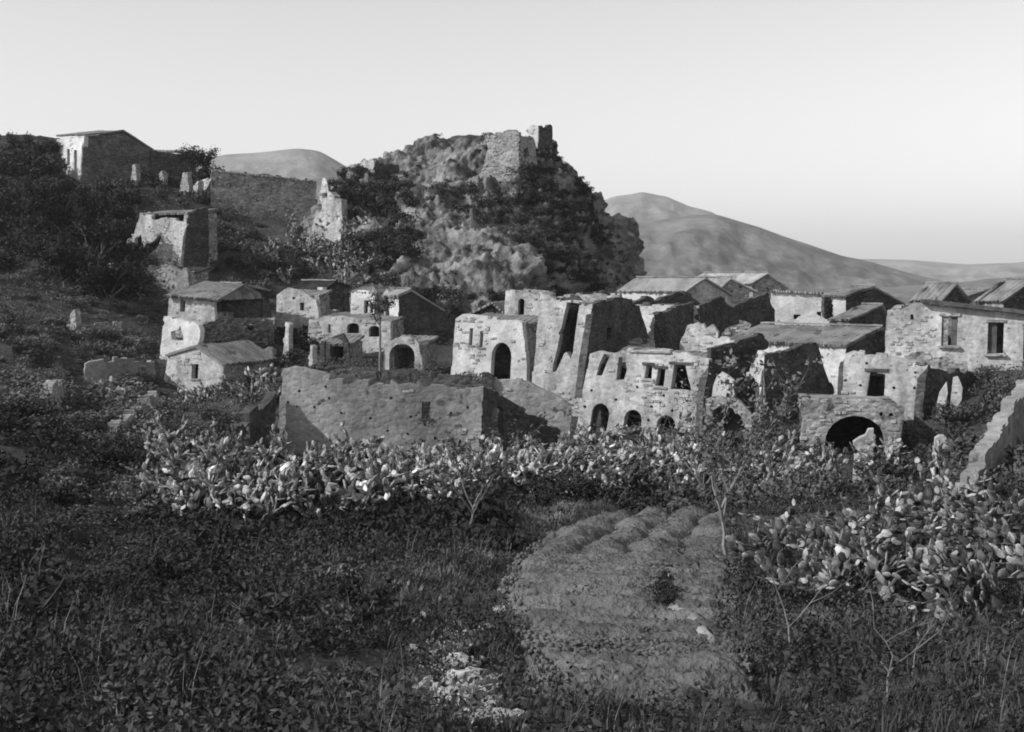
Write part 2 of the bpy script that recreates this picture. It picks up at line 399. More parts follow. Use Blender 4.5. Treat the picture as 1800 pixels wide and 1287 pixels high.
for i in range(NTT):
    for j in range(NS):
        p = Vector(R[i, j])
        n0 = noise.noise(p * 0.16); n1 = noise.noise(p * 0.42 + Vector((5, 3, 1))); n2 = noise.noise(p * 1.0 + Vector((2, 8, 1))); n3 = noise.noise(Vector((p.x * 2.3, p.y * 2.3, p.z * 1.6)))
        c = noise.cell(Vector((p.x * 0.7, p.y * 0.7, p.z * 0.55)) + Vector((n1, n2, n1)) * 0.8)
        led = (p.z * 0.55 + 0.9 * n0 + .5 * n1 + p.x * .06) % 1.0
        c2 = noise.cell(Vector((p.x * 1.5, p.y * 1.5, p.z * 1.1)) + Vector((n2, n1, n2)) * .5)
        disp[i, j] = 1.5 * n0 + 1.2 * n1 + 0.7 * (abs(n2) - 0.3) * 1.3 + 0.22 * n3 + 0.25 * c + .35 * (led - .5)
fade = np.clip((np.arange(NTT) + 2) / 14, 0.35, 1)[:, None]
R2 = R + Nn * (disp * fade)[..., None]
idx = np.arange(NTT * NS).reshape(NTT, NS)
fc = np.stack([idx[:-1], np.roll(idx, -1, 1)[:-1], np.roll(idx, -1, 1)[1:], idx[1:]], -1).reshape(-1, 4)
crag = tag(mesh_obj('crag', R2.reshape(-1, 3), fc, M['rock']), 'tall rocky crag with scrub on its sides above the ruined village', kind='structure')

# ------------------------------------------------------------------ wall builder
def resample(loop, step, rag, rng):
    """break the edges into stone-sized steps: level edges more than upright ones"""
    out = []
    n = len(loop); hold = 0; q = 0.0
    for i in range(n):
        a, b = loop[i], loop[(i + 1) % n]
        L = math.hypot(b[0] - a[0], b[1] - a[1]); k = max(1, int(L / step))
        nx_, ny_ = (-(b[1] - a[1]) / (L + 1e-9), (b[0] - a[0]) / (L + 1e-9))
        amp = rag * (1.7 if abs(ny_) > .6 else .5)
        for j in range(k):
            f = j / k
            if j == 0: out.append((a[0], a[1])); continue
            if hold <= 0: qn = rng.uniform(-amp, amp); hold = rng.choice((1, 1, 2, 3))
            else: qn = q
            if abs(qn - q) > .03: out.append((a[0] + (b[0] - a[0]) * (f - .12 / k) + nx_ * q, a[1] + (b[1] - a[1]) * (f - .12 / k) + ny_ * q))
            q = qn; hold -= 1
            out.append((a[0] + (b[0] - a[0]) * f + nx_ * q, a[1] + (b[1] - a[1]) * f + ny_ * q))
        q = 0.0; hold = 0
    return out
def plate(name, parent, pl, outline, holes=(), th=0.55, m=None, rag=0.05, grid=0.5, rough=0.022, uvspace=False, stones=True):
    """a wall of real thickness on a vertical plane, with its openings cut through"""
    rng = random.Random(len(outline) * 31 + int(abs(pl.o.x) * 100))
    cv = (lambda l: [tuple(q) for q in l]) if uvspace else (lambda l: [pl.uv(*q) for q in l])
    ol = resample(cv(outline), 0.30, rag * 1.5, rng)
    hs = [resample(cv(h), 0.4, rag * 0.5, rng) for h in holes]
    oa = np.array(ol)
    x0, y0 = oa.min(0); x1, y1 = oa.max(0)
    gx, gy = np.meshgrid(np.arange(x0, x1, grid), np.arange(y0, y1, grid))
    gx = gx.ravel() + NPR.uniform(-.12, .12, gx.size); gy = gy.ravel() + NPR.uniform(-.12, .12, gy.size)
    ok = in_poly(gx, gy, oa) & (poly_dist(gx, gy, oa) > 0.18)
    for h in hs: ok &= ~in_poly(gx, gy, np.array(h)) & (poly_dist(gx, gy, np.array(h)) > 0.15)
    pts, edges = [], []
    for lp in [ol] + hs:
        b = len(pts); pts += lp; edges += [(b + i, b + (i + 1) % len(lp)) for i in range(len(lp))]
    nb = len(pts)
    pts += list(zip(gx[ok], gy[ok]))
    vo, eo, fo, _, _, _ = geometry.delaunay_2d_cdt([Vector(p) for p in pts], edges, [], 0, 1e-5, True)
    vo = np.array([[v[0], v[1]] for v in vo]); fo = [f for f in fo if len(f) == 3]
    ca = vo[np.array(fo)].mean(1)
    keep = in_poly(ca[:, 0], ca[:, 1], oa)
    for h in hs: keep &= ~in_poly(ca[:, 0], ca[:, 1], np.array(h))
    fo = [f for f, k in zip(fo, keep) if k]
    # boundary edges
    cnt = {}
    for f in fo:
        for a, b in ((f[0], f[1]), (f[1], f[2]), (f[2], f[0])):
            if (b, a) in cnt: del cnt[(b, a)]
            else: cnt[(a, b)] = 1
    n = len(vo); verts = []
    for side in (0, 1):
        for (u, v) in vo:
            p = pl.pt(u, v)
            q = rough * (noise.noise(Vector((p.x, p.y + side * 9, p.z)) * 0.9) * 1.6 + 1.3 * noise.noise(Vector((p.x, p.y + side * 9, p.z)) * 3.1))
            verts.append(p + pl.n * (q if side == 0 else -th - q))
    faces = [tuple(f) for f in fo] + [(f[2] + n, f[1] + n, f[0] + n) for f in fo] + [(b, a, a + n, b + n) for a, b in cnt]
    w_ = mesh_obj(name, verts, faces, m or M['plaster'], parent)
    if stones and parent is not None: wall_stones(w_, pl, oa, hs, m or M['plaster'])
    return w_
def wall_stones(w_, pl, oa, hs, m):
    """bare rubble standing proud where the render has fallen"""
    x0, y0 = oa.min(0); x1, y1 = oa.max(0); area_ = (x1 - x0) * (y1 - y0)
    plast = m in (M['plaster'], M['white'], M['greywall'])
    n = int(min(900, area_ * (8 if plast else 5)))
    if n < 6: return
    xs_, ys_ = NPR.uniform(x0, x1, n), NPR.uniform(y0, y1, n)
    ys_ = np.round(ys_ / .19) * .19 + NPR.uniform(-.025, .025, n)
    ok = in_poly(xs_, ys_, oa) & (poly_dist(xs_, ys_, oa) > .12)
    for h in hs: ok &= ~in_poly(xs_, ys_, np.array(h)) & (poly_dist(xs_, ys_, np.array(h)) > .14)
    if plast: ok &= fbm(xs_ * .55 + pl.o.x, ys_ * .55 + pl.o.z, 3, 1) > (.26 if m == M['white'] else .19)
    V_, F_ = [], []
    for u, v in zip(xs_[ok], ys_[ok]):
        a, b, t = RNG.uniform(.10, .24), RNG.uniform(.06, .10), RNG.uniform(.025, .065)
        q = len(V_)
        for k, (sx, sy, tt) in enumerate(((-1, -1, -.1), (1, -1, -.1), (1, 1, -.1), (-1, 1, -.1), (-.8, -.75, t), (.8, -.75, t), (.8, .75, t), (-.8, .75, t))):
            V_.append(pl.pt(u + sx * a * RNG.uniform(.85, 1.1), v + sy * b * RNG.uniform(.8, 1.15)) + pl.n * tt)
        F_ += [(q + 4, q + 5, q + 6, q + 7), (q, q + 1, q + 5, q + 4), (q + 1, q + 2, q + 6, q + 5), (q + 2, q + 3, q + 7, q + 6), (q + 3, q, q + 4, q + 7)]
    if not V_: return
    o = mesh_obj('bare_stones', V_, F_, M['shaderubble'] if m in (M['shadestone'], M['shademidstone']) else M['barestone'], w_); o['kind'] = 'stuff'
def rect(x0, y0, x1, y1, sk=0.0): return [(x0, y0), (x1, y0), (x1 - sk, y1), (x0 - sk, y1)]
def arch(x0, x1, top, spring, bot, sk=0.0, n=9):
    cx, rx = (x0 + x1) / 2, (x1 - x0) / 2
    p = [(x0 - sk, bot)]
    for i in range(n + 1):
        a = math.pi - math.pi * i / n
        p.append((cx + rx * math.cos(a) , spring - (spring - top) * math.sin(a)))
    p.append((x1 - sk, bot)); return p
def hole_px(cx, cy, r, rng): return [(cx + r * math.cos(a) * rng.uniform(.8, 1.2), cy + r * math.sin(a) * rng.uniform(.8, 1.3)) for a in (0.3, 1.4, 2.6, 3.7, 5.2)]
def plane_pts(p, yaw):
    q = Plane.__new__(Plane); a = math.radians(yaw); q.o = Vector(p); q.yaw = yaw
    q.u = Vector((math.cos(a), math.sin(a), 0)); q.n = Vector((math.sin(a), -math.cos(a), 0)); return q
def plane_ab(a, b):
    a, b = Vector(a), Vector(b); q = Plane.__new__(Plane); q.o = a.copy(); u = (b - a); u.z = 0; q.yaw = 0
    q.u = u.normalized(); q.n = Vector((q.u.y, -q.u.x, 0)); return q
def wall_ab(parent, a, b, z0, za, zb, m=None, th=0.45, rag=0.05, peak=None, holes=(), name='wall'):
    """straight wall from a to b, top height za at a and zb at b, optionally a peaked top"""
    q = plane_ab(a, b); L = (Vector((b[0], b[1], 0)) - Vector((a[0], a[1], 0))).length
    ol = [(0, z0 - q.o.z), (L, z0 - q.o.z), (L, zb - q.o.z)]
    if peak: ol.append((L * peak[0], peak[1] - q.o.z))
    ol.append((0, za - q.o.z))
    return plate(name, parent, q, ol, holes, th, m, rag, 0.8, 0.05, True)
def slab(name, parent, e0, e1, r1, r0, m=None, th=0.14, corr=0.06, period=0.40, sag=0.08, ragged=0.12):
    """roof plane: eave e0-e1, ridge r0-r1, ridged like courses of curved tiles"""
    e0, e1, r1, r0 = map(Vector, (e0, e1, r1, r0))
    W = (e1 - e0).length; D = (r0 - e0).length
    nu = int(max(8, min(160, W / (period / 4)))); nv = int(max(4, min(24, D / 0.4)))
    nn = (e1 - e0).cross(r0 - e0).normalized()
    if nn.z < 0: nn = -nn
    top, bot = [], []
    rg = [RNG.uniform(-ragged, ragged) for _ in range(nu + 1)]
    for j in range(nv + 1):
        for i in range(nu + 1):
            u, v = i / nu, j / nv
            vv = v + (rg[i] / D if j == 0 else 0)
            p = (e0 * (1 - u) + e1 * u) * (1 - vv) + (r0 * (1 - u) + r1 * u) * vv
            h = corr * abs(math.sin(math.pi * u * W / period)) + 0.018 * ((v * D / 0.4) % 1.0)
            h += sag * noise.noise(p * 0.45) + 0.03 * noise.noise(p * 2.3)
            top.append(p + nn * h); bot.append(p - nn * th + nn * sag * noise.noise(p * 0.45))
    w = nu + 1; n = len(top); f = []
    for j in range(nv):
        for i in range(nu):
            a = j * w + i; f.append((a, a + 1, a + w + 1, a + w)); f.append((n + a, n + a + w, n + a + w + 1, n + a + 1))
    for i in range(nu): f.append((i + 1, i, n + i, n + i + 1)); a = nv * w + i; f.append((a, a + 1, n + a + 1, n + a))
    for j in range(nv): a = j * w; f.append((a, a + w, n + a + w, n + a)); b = a + nu; f.append((b + w, b, n + b, n + b + w))
    return mesh_obj(name, top + bot, f, m or M['tile'], parent)
def ridge_cap(roof, a, b, r=.11):
    a, b = Vector(a), Vector(b); n_ = max(3, int((b - a).length / .45)); path = []
    for i in range(n_ + 1):
        p = a.lerp(b, i / n_); path.append(p + Vector((0, 0, .07 + .05 * noise.noise(p * .8))))
    v, f = [], []
    u = (b - a).normalized(); side = u.cross(Vector((0, 0, 1))).normalized(); K = 5
    for i, p in enumerate(path):
        rr = r * (1.12 if i % 2 else .92)
        for k in range(K):
            t = math.pi * k / (K - 1); v.append(p + side * (math.cos(t) * rr * 1.3) + Vector((0, 0, math.sin(t) * rr)))
    for i in range(len(path) - 1):
        for k in range(K - 1): q = i * K + k; f.append((q, q + 1, q + K + 1, q + K))
    return mesh_obj('ridge_tiles', v, f, M['tile'], roof)
def board(name, parent, pl, u0, v0, u1, v1, off, th, m):
    """flat piece on a wall plane; off: how far its face stands before the plane"""
    P = []
    for o in (off, off - th):
        for (u, v) in ((u0, v0), (u1, v0), (u1, v1), (u0, v1)): P.append(pl.pt(u, v) + pl.n * o)
    return mesh_obj(name, P, [(0, 1, 2, 3), (7, 6, 5, 4), (0, 4, 5, 1), (1, 5, 6, 2), (2, 6, 7, 3), (3, 7, 4, 0)], m, parent)
def sill_under(parent, pl, hole, m, name='sill', dz=0.09, over=0.10, top=False):
    uvs = [pl.uv(*h) for h in hole]; us = [u for u, v in uvs]; vv = [v for u, v in uvs]
    y = max(vv) if top else min(vv)
    v0, v1 = (y - 0.01, y + 0.13) if top else (y - dz, y + 0.01)
    return board(name, parent, pl, min(us) - over, v0, max(us) + over, v1, 0.09, 0.30, m)
def back_of(pl, u, v, depth): return pl.pt(u, v) - pl.n * depth

def shell(parent, pl, uL, uR, depth, zL, zR, zbase, m, left=True, right=True, back=True, zb=None, th=0.45):
    """the hidden left, right and back walls behind a facade"""
    fl, fr = pl.pt(uL, 0) - pl.n * 0.30, pl.pt(uR, 0) - pl.n * 0.30
    bl, br = pl.pt(uL, 0) - pl.n * depth, pl.pt(uR, 0) - pl.n * depth
    zbl, zbr = zb if zb else (zL, zR)
    if left: wall_ab(parent, bl, fl, zbase, zbl, zL, m, th)
    if right: wall_ab(parent, fr, br, zbase, zR, zbr, m, th)
    if back: wall_ab(parent, br, bl, zbase, zbr, zbl, m, th)

# ================================================================== the village
def uz(pl, px, py): u, v = pl.uv(px, py); return u, pl.o.z + v

# --- three-arched house in the middle right
pl = Plane(1037, 700, 80, -28)
H = thing('ruined_house', 'pale roofless house front with three dark arches and a row of broken windows', 'house', (pl.o.x, pl.o.y, gz(pl.o.x, pl.o.y)))
w3, w4, w5 = [(1136,641),(1147,643),(1145,667),(1132,665)], [(1157,647),(1170,650),(1166,681),(1151,678)], [(1185,640),(1205,642),(1216,690),(1179,684)]
w1, w2 = [(1053,640),(1062,622),(1073,624),(1066,640),(1058,661),(1048,660)], [(1088,628),(1099,628),(1102,650),(1097,668),(1083,668)]
hr = random.Random(3)
hl = [w1, w2, w3, w4, w5, arch(1040,1071,709,728,764,6), arch(1097,1128,720,738,772,4), arch(1154,1187,730,748,775,4)]
hl += [hole_px(1000 + x / 4, 480 + y / 4, 3.0, hr) for x, y in ((160,825),(580,940),(725,968),(908,790),(665,862),(112,940),(560,1035),(330,890),(480,800),(830,900))]
W_ = plate('wall', H, pl, [(1037,622),(1052,617),(1075,622),(1090,618),(1105,611),(1140,615),(1187,621),(1216,626),(1246,632),(1241,680),(1232,760),(1230,800),(1002,800),(1010,765),(1024,690)], hl, 0.6, M['plaster'], 0.06)
for h_ in (w3, w4): sill_under(W_, pl, h_, M['stone'])
for h_ in (w3, w4, w5): sill_under(W_, pl, h_, M['wood'], 'lintel', top=True)
uL, zL = uz(pl, 1036, 622); uR, zR = uz(pl, 1243, 634)
zb3 = pl.o.z - 5
shell(H, pl, uL + 0.2, uR - 0.1, 5.2, zL - 0.2, zR, zb3, M['shadestone'], right=False)
a_, b_ = pl.pt(uL, 0), pl.pt(uR, 0)
mk = lambda u, z, dp: Vector((pl.pt(u, 0).x - pl.n.x * dp, pl.pt(u, 0).y - pl.n.y * dp, z))
slab('roof', H, mk(uL + 0.3, zL - 0.55, 0.75), mk(uR - 1.0, zR - 0.5, 0.75), mk(uR - 1.0, zR + 0.1, 5.0), mk(uL + 0.3, zL + 0.15, 5.0), sag=0.16)  # roof and floor slabs added to keep the front's openings dark
slab('upper_floor', H, mk(uL + 0.2, pl.o.z - 0.9, 0.65), mk(uR - .2, pl.o.z - 0.9, 0.65), mk(uR - .2, pl.o.z - 0.85, 5.1), mk(uL + .2, pl.o.z - 0.85, 5.1), M['wood'], 0.15, 0.0)
sp_ = Plane(1245, 700, 76.3, 46); sp_.o = pl.hit(1245, 700)
plate('wall', H, sp_, [(1246,634),(1262,640),(1275,641),(1296,650),(1312,646),(1322,660),(1330,664),(1330,800),(1232,800),(1236,720)], [], 0.5, M['shadestone'], 0.10)
# corbel line under the eave of the arched house
board('cornice', H, pl, pl.uv(1106,618)[0], pl.uv(1106,619)[1], pl.uv(1180,628)[0], pl.uv(1106,616)[1], 0.12, 0.3, M['stone'])

# --- tall broken house with the breach
pl = Plane(1040, 620, 86, -25)
H = thing('ruined_house', 'tall pale house wall split by a long dark breach', 'house', (pl.o.x, pl.o.y, gz(pl.o.x, pl.o.y)))
Z6 = lambda x, y: (750 + x / 4, 480 + y / 4)
breach = [Z6(*q) for q in ((985,205),(1078,215),(1062,300),(1045,430),(1030,560),(1012,600),(985,555),(968,565),(940,625),(912,690),(885,700),(890,640),(915,540),(935,440),(925,425),(945,390),(965,300))]
plate('wall', H, pl, [Z6(*q) for q in ((800,145),(860,160),(905,190),(960,195),(1000,190),(1060,195),(1165,215),(1150,400),(1125,560),(1105,750),(1090,950),(1060,1200),(720,1200),(740,760),(770,480))], [breach] + [hole_px(*Z6(x, y), 1.8, hr) for x, y in ((880,620),(1045,880),(840,700),(1120,320),(1100,640))], 0.6, M['plaster'], 0.07)
uL, zL = uz(pl, 951, 520); uR, zR = uz(pl, 1041, 536)
shell(H, pl, uL + 0.1, uR, 5.5, zL - 0.2, zR, pl.o.z - 6, M['stone'], right=False, zb=(zL, zL))
mk = lambda u, z, dp: Vector((pl.pt(u, 0).x - pl.n.x * dp, pl.pt(u, 0).y - pl.n.y * dp, z))
slab('roof', H, mk(uL + 0.9, zL - 0.25, 0.3), mk(uR - 0.1, zR + 0.05, 0.2), mk(uR - .1, zR - 0.7, 5.2), mk(uL + .9, zL - 0.7, 5.2), ragged=0.35, sag=0.18)
sp_ = Plane(1042, 620, 86, 58); sp_.o = pl.hit(1042, 620)
slit = rect(1067, 576, 1075, 597, 1)
plate('wall', H, sp_, [(1045,534),(1070,529),(1097,524),(1112,532),(1124,537),(1130,560),(1141,594),(1150,640),(1110,680),(1022,700),(1032,620)], [slit], 0.5, M['shadestone'], 0.05)

# --- upper block behind the breach house
pl = Plane(945, 540, 95, -18)
H = thing('ruined_house', 'pale upper storey block with one narrow arched window beside the breached wall', 'house', (pl.o.x, pl.o.y, gz(pl.o.x, pl.o.y)))
plate('wall', H, pl, [(889,511),(915,512),(948,517),(950,640),(885,640),(885,575)], [arch(911,922,525,530,561,1)], 0.5, M['plaster'], 0.04)
uL, zL = uz(pl, 890, 512); uR, zR = uz(pl, 947, 517)
shell(H, pl, uL + .1, uR - .1, 4.5, zL, zR, pl.o.z - 5, M['stone'])
slab('roof', H, *[Vector((p.x, p.y, z)) for p, z in ((pl.pt(uL, 0) - pl.n * 0.5, zL - .15), (pl.pt(uR, 0) - pl.n * 0.5, zR - .15), (pl.pt(uR, 0) - pl.n * 4.6, zR - .7), (pl.pt(uL, 0) - pl.n * 4.6, zL - .7))])
H = None

# --- house with a single tall archway
pl = Plane(920, 640, 90, -22)
H = thing('arch_house', 'low white house with one tall dark archway and two slit windows', 'house', (pl.o.x, pl.o.y, gz(pl.o.x, pl.o.y)))
s1, s2 = rect(826,577,832,607,2), rect(844,582,850,611,2)
W_ = plate('wall', H, pl, [(801,560),(815,552),(850,556),(890,563),(917,566),(922,600),(926,645),(926,690),(790,690),(796,620)], [s1, s2, arch(864,899,602,628,668,2)], 0.6, M['white'], 0.05)
uL, zL = uz(pl, 802, 557); uR, zR = uz(pl, 918, 567)
shell(H, pl, uL + .1, uR - .1, 5.0, zL - .2, zR - .1, pl.o.z - 5, M['stone'])
mk = lambda u, z, dp: Vector((pl.pt(u, 0).x - pl.n.x * dp, pl.pt(u, 0).y - pl.n.y * dp, z))
slab('roof', H, mk(uL, zL - .35, 0.7), mk(uR, zR - .35, .7), mk(uR, zR + .2, 5.1), mk(uL, zL + .15, 5.1), sag=.15)
for s_ in (s1, s2): sill_under(W_, pl, s_, M['stone'])
# small lit roof gable behind it
pl2 = Plane(845, 545, 99, -15)
H = thing('ruined_shed', 'small shed gable with a bright roof edge behind the white arch house', 'shed', (pl2.o.x, pl2.o.y, gz(pl2.o.x, pl2.o.y)))
plate('wall', H, pl2, [(826,553),(866,532),(884,548),(884,600),(826,600)], [], 0.4, M['shadestone'], 0.04)
a0, a1 = pl2.hit(824, 553), pl2.hit(867, 531); a2 = pl2.hit(888, 549)
for (e, r) in ((a0, a1), (a2, a1)):
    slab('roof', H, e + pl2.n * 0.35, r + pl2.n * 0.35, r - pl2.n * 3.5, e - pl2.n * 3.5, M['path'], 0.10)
wall_ab(H, a2 - pl2.n * 0.4, a2 - pl2.n * 3.4, pl2.o.z - 3, a2.z - .1, a2.z - .1, M['stone'], .35)
wall_ab(H, a0 - pl2.n * 3.4, a0 - pl2.n * 0.4, pl2.o.z - 3, a0.z - .1, a0.z - .1, M['stone'], .35)

# --- row of gabled houses climbing behind
def gable_house(label, corner, fa_yaw, fa_len, side, side_yaw, zbase, m_f, m_s, roof=True, mat_r=None, depth_m=None, name='gabled_house', holes=()):
    """corner (px,py,d): the near corner. facade runs back-left; side is the traced gable to the right of the corner"""
    sp2 = Plane(*corner, side_yaw)
    o = sp2.o
    Hh = thing(name, label, 'house', (o.x, o.y, gz(o.x, o.y)))
    ol = list(side)
    plate('wall', Hh, sp2, ol, holes, 0.45, m_s, 0.04)
    uvs = [sp2.uv(*q) for q in ol]
    fa = math.radians(fa_yaw); fu = Vector((math.cos(fa), math.sin(fa), 0))
    # eaves and ridge of the gable: first point = near eave, second = peak, third = far eave
    E0, PK, E1 = [sp2.pt(*uvs[k]) for k in range(3)]
    far = -fu * fa_len
    z0 = zbase
    wall_ab(Hh, E0 + far, E0, z0, E0.z, E0.z, m_f, 0.45, 0.03)
    wall_ab(Hh, E1 - sp2.u * .1, E1 - sp2.u * .1 + far, z0, E1.z, E1.z, m_s, 0.4)
    wall_ab(Hh, E1 + far, E0 + far, z0, E1.z, E0.z, m_s, 0.4, peak=(0.5, PK.z))
    if roof:
        ov = sp2.n * 0.22
        slope = (E0 - PK).normalized() * 0.25; slope2 = (E1 - PK).normalized() * 0.2
        up = Vector((0, 0, .16))
        rf = slab('roof', Hh, E0 + far + slope + up, E0 + slope + ov + up, PK + ov + up, PK + far + up, mat_r or M['tile'])
        ridge_cap(rf, PK + ov + up, PK + far + up)
        slab('roof', Hh, E1 + slope2 + ov + up, E1 + far + slope2 + up, PK + far + up, PK + ov + up, mat_r or M['tile'])
    return Hh, sp2
gable_house('dark gable with a bright facade strip just right of the breached house', (1149,560,95), -28, 5.5, [(1150,553),(1221,530),(1232,534),(1232,640),(1148,640)], 56, 20 - 9.5, M['white'], M['shadestone'], roof=False)
gable_house('dark peaked gable in the middle of the stepped row of roofs', (1228,560,100), -28, 6, [(1229,538),(1268,521),(1287,540),(1300,560),(1300,640),(1228,640)], 52, 20 - 10, M['plaster'], M['shadestone'], roof=False)
gable_house('dark gable ending the stepped row beside the long tiled roof', (1288,560,104), -28, 6, [(1288,541),(1349,514),(1362,545),(1362,620),(1288,620)], 45, 20 - 9, M['plaster'], M['shadestone'], roof=False)
gable_house('dark bare gable rising behind the breached house toward the crag', (1125,540,104), -28, 6, [(1120,541),(1202,511),(1224,530),(1224,620),(1120,620)], 50, 20 - 8, M['plaster'], M['shadestone'], roof=False)
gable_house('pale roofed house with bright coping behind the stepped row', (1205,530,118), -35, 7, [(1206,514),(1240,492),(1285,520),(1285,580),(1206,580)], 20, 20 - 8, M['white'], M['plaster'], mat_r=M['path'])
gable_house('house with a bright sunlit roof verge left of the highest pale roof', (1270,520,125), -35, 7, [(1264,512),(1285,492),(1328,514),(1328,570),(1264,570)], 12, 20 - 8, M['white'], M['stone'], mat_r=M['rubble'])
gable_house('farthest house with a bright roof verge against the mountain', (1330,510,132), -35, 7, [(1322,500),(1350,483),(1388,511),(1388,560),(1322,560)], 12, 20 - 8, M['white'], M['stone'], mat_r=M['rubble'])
# broad pale wall behind the long roof
pl = Plane(1480, 540, 118, -12)
H = thing('village_house', 'broad pale house wall behind the long tiled roof with small dark openings', 'house', (pl.o.x, pl.o.y, gz(pl.o.x, pl.o.y)))
plate('wall', H, pl, [(1355,512),(1400,514),(1488,519),(1488,620),(1350,620)], [rect(1395,553,1407,561), rect(1436,548,1446,563)], 0.5, M['white'], 0.03)
uL, zL = uz(pl, 1356, 512); uR, zR = uz(pl, 1487, 519)
shell(H, pl, uL + .1, uR - .1, 6, zL, zR, pl.o.z - 6, M['stone'])
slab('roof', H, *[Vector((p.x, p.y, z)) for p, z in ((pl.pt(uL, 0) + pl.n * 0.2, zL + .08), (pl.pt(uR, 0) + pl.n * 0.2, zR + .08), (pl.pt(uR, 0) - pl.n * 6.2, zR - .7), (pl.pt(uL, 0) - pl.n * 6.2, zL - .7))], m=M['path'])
H, sp2 = gable_house('dark low roof with a thin bright ridge behind the long tiled roof', (1490,530,110), -25, 2, [(1487,522),(1536,507),(1586,536),(1586,600),(1487,600)], 22, 20 - 9, M['white'], M['shadestone'])
H, sp2 = gable_house('dark steep gable with a pale wall to its right above the long tiled roof', (1492,580,97), -25, 1.4, [(1492,564),(1548,540),(1572,582),(1580,640),(1490,640)], 38, 20 - 9, M['stone'], M['shadestone'])
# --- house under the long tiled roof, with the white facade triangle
H, sp2 = gable_house('house under the long tiled roof with a white side wall and shaded gable', (1487,640,83), -36, 8.3, [(1487,609),(1547,580),(1592,624),(1592,740),(1480,740)], 40, 20 - 9.5, M['white'], M['shadestone'])
# --- dark ruined gable with lit stump (in front of the white wall)
pl = Plane(1342, 650, 76, 38)
H = thing('ruined_house', 'large dark ruined gable wall with a bright jagged corner stump', 'house', (pl.o.x, pl.o.y, gz(pl.o.x, pl.o.y)))
plate('wall', H, pl, [(1343,624),(1375,618),(1405,608),(1435,602),(1446,636),(1456,668),(1467,690),(1460,700),(1455,800),(1335,800)], [], 0.5, M['shadestone'], 0.06)
st = Plane(1342, 650, 76, -34); st.o = pl.o.copy()
plate('wall', H, st, [(1343,620),(1332,616),(1328,628),(1333,640),(1326,650),(1312,655),(1312,661),(1326,664),(1331,678),(1335,682),(1332,800),(1342,800)], [], 0.5, M['white'], 0.03)
# rubble walls left of it: broken dark pieces on the arched house roofline
pl = Plane(1300, 620, 81, -20)
H = thing('broken_wall', 'jagged dark wall remnant with bright patches above the three arched house', 'wall', (pl.o.x, pl.o.y, gz(pl.o.x, pl.o.y)))
plate('wall', H, pl, [(1232,592),(1248,590),(1258,596),(1275,592),(1292,600),(1296,612),(1270,616),(1240,640),(1232,640)], [], 0.5, M['white'], 0.08)
pl = Plane(1300, 620, 79.5, 25)
H = thing('broken_wall', 'dark sloping wall remnant left of the jagged corner stump', 'wall', (pl.o.x, pl.o.y, gz(pl.o.x, pl.o.y)))
plate('wall', H, pl, [(1250,612),(1275,606),(1300,598),(1325,592),(1340,586),(1350,600),(1350,612),(1330,624),(1318,650),(1318,740),(1250,740)], [], 0.4, M['shadestone'], 0.08)

# --- free arch with an added bright stub standing in for a sunlit opening
pl = Plane(1290, 700, 73.6, -14)
H = thing('archway', 'lone stone arch topped by a small bright stub standing in for a sunlit opening', 'archway', (pl.o.x, pl.o.y, gz(pl.o.x, pl.o.y)))
plate('wall', H, pl, [(1243,702),(1256,697),(1280,697),(1302,706),(1318,724),(1328,750),(1330,800),(1317,800),(1313,760),(1303,733),(1288,718),(1268,712),(1252,722),(1246,745),(1244,800),(1234,800),(1238,745)], [], 0.7, M['stone'], 0.05)
plate('lit_opening_stub', H, pl, [(1251,697),(1254,676),(1260,662),(1269,654),(1280,660),(1290,668),(1291,698)], [], 0.45, M['white'], 0.03, 0.3)

# --- right-hand house with the doorway, its dark side
pl = Plane(1487, 660, 74, -20)
H = thing('ruined_house', 'cracked pale house front with one dark doorway above the wide arch', 'house', (pl.o.x, pl.o.y, gz(pl.o.x, pl.o.y)))
door = [(1530,652),(1556,658),(1553,704),(1522,703)]
W_ = plate('wall', H, pl, [(1486,622),(1500,617),(1530,624),(1570,626),(1600,634),(1631,642),(1626,690),(1622,740),(1476,740),(1480,690)], [door] + [hole_px(1340 + x / 4, 460 + y / 4, 3.0, hr) for x, y in ((585,835),(690,870),(1075,780),(1070,890),(925,885),(735,715),(655,960))], 0.55, M['plaster'], 0.07)
sill_under(W_, pl, door, M['wood'], 'lintel', top=True)
uL, zL = uz(pl, 1486, 620); uR, zR = uz(pl, 1630, 641)
shell(H, pl, uL + .1, uR - .1, 4.6, zL - .4, zR, pl.o.z - 4, M['stone'], right=False)
sp_ = Plane(1631, 680, 72, 48); sp_.o = pl.hit(1630, 680)
plate('wall', H, sp_, [(1631,642),(1650,648),(1675,655),(1700,652),(1728,662),(1730,800),(1618,800),(1624,700)], [], 0.5, M['shadestone'], 0.08)
u0, z0_ = uz(pl, 1500, 640)
mk = lambda u, z, dp: Vector((pl.pt(u, 0).x - pl.n.x * dp, pl.pt(u, 0).y - pl.n.y * dp, z))
slab('roof', H, mk(uL + .2, zL - 1.1, .6), mk(uR - .3, zL - 1.2, .6), mk(uR - .3, zL - .8, 4.4), mk(uL + .2, zL - .7, 4.4), sag=.2)  # low roof slab added between the walls to keep the doorway dark
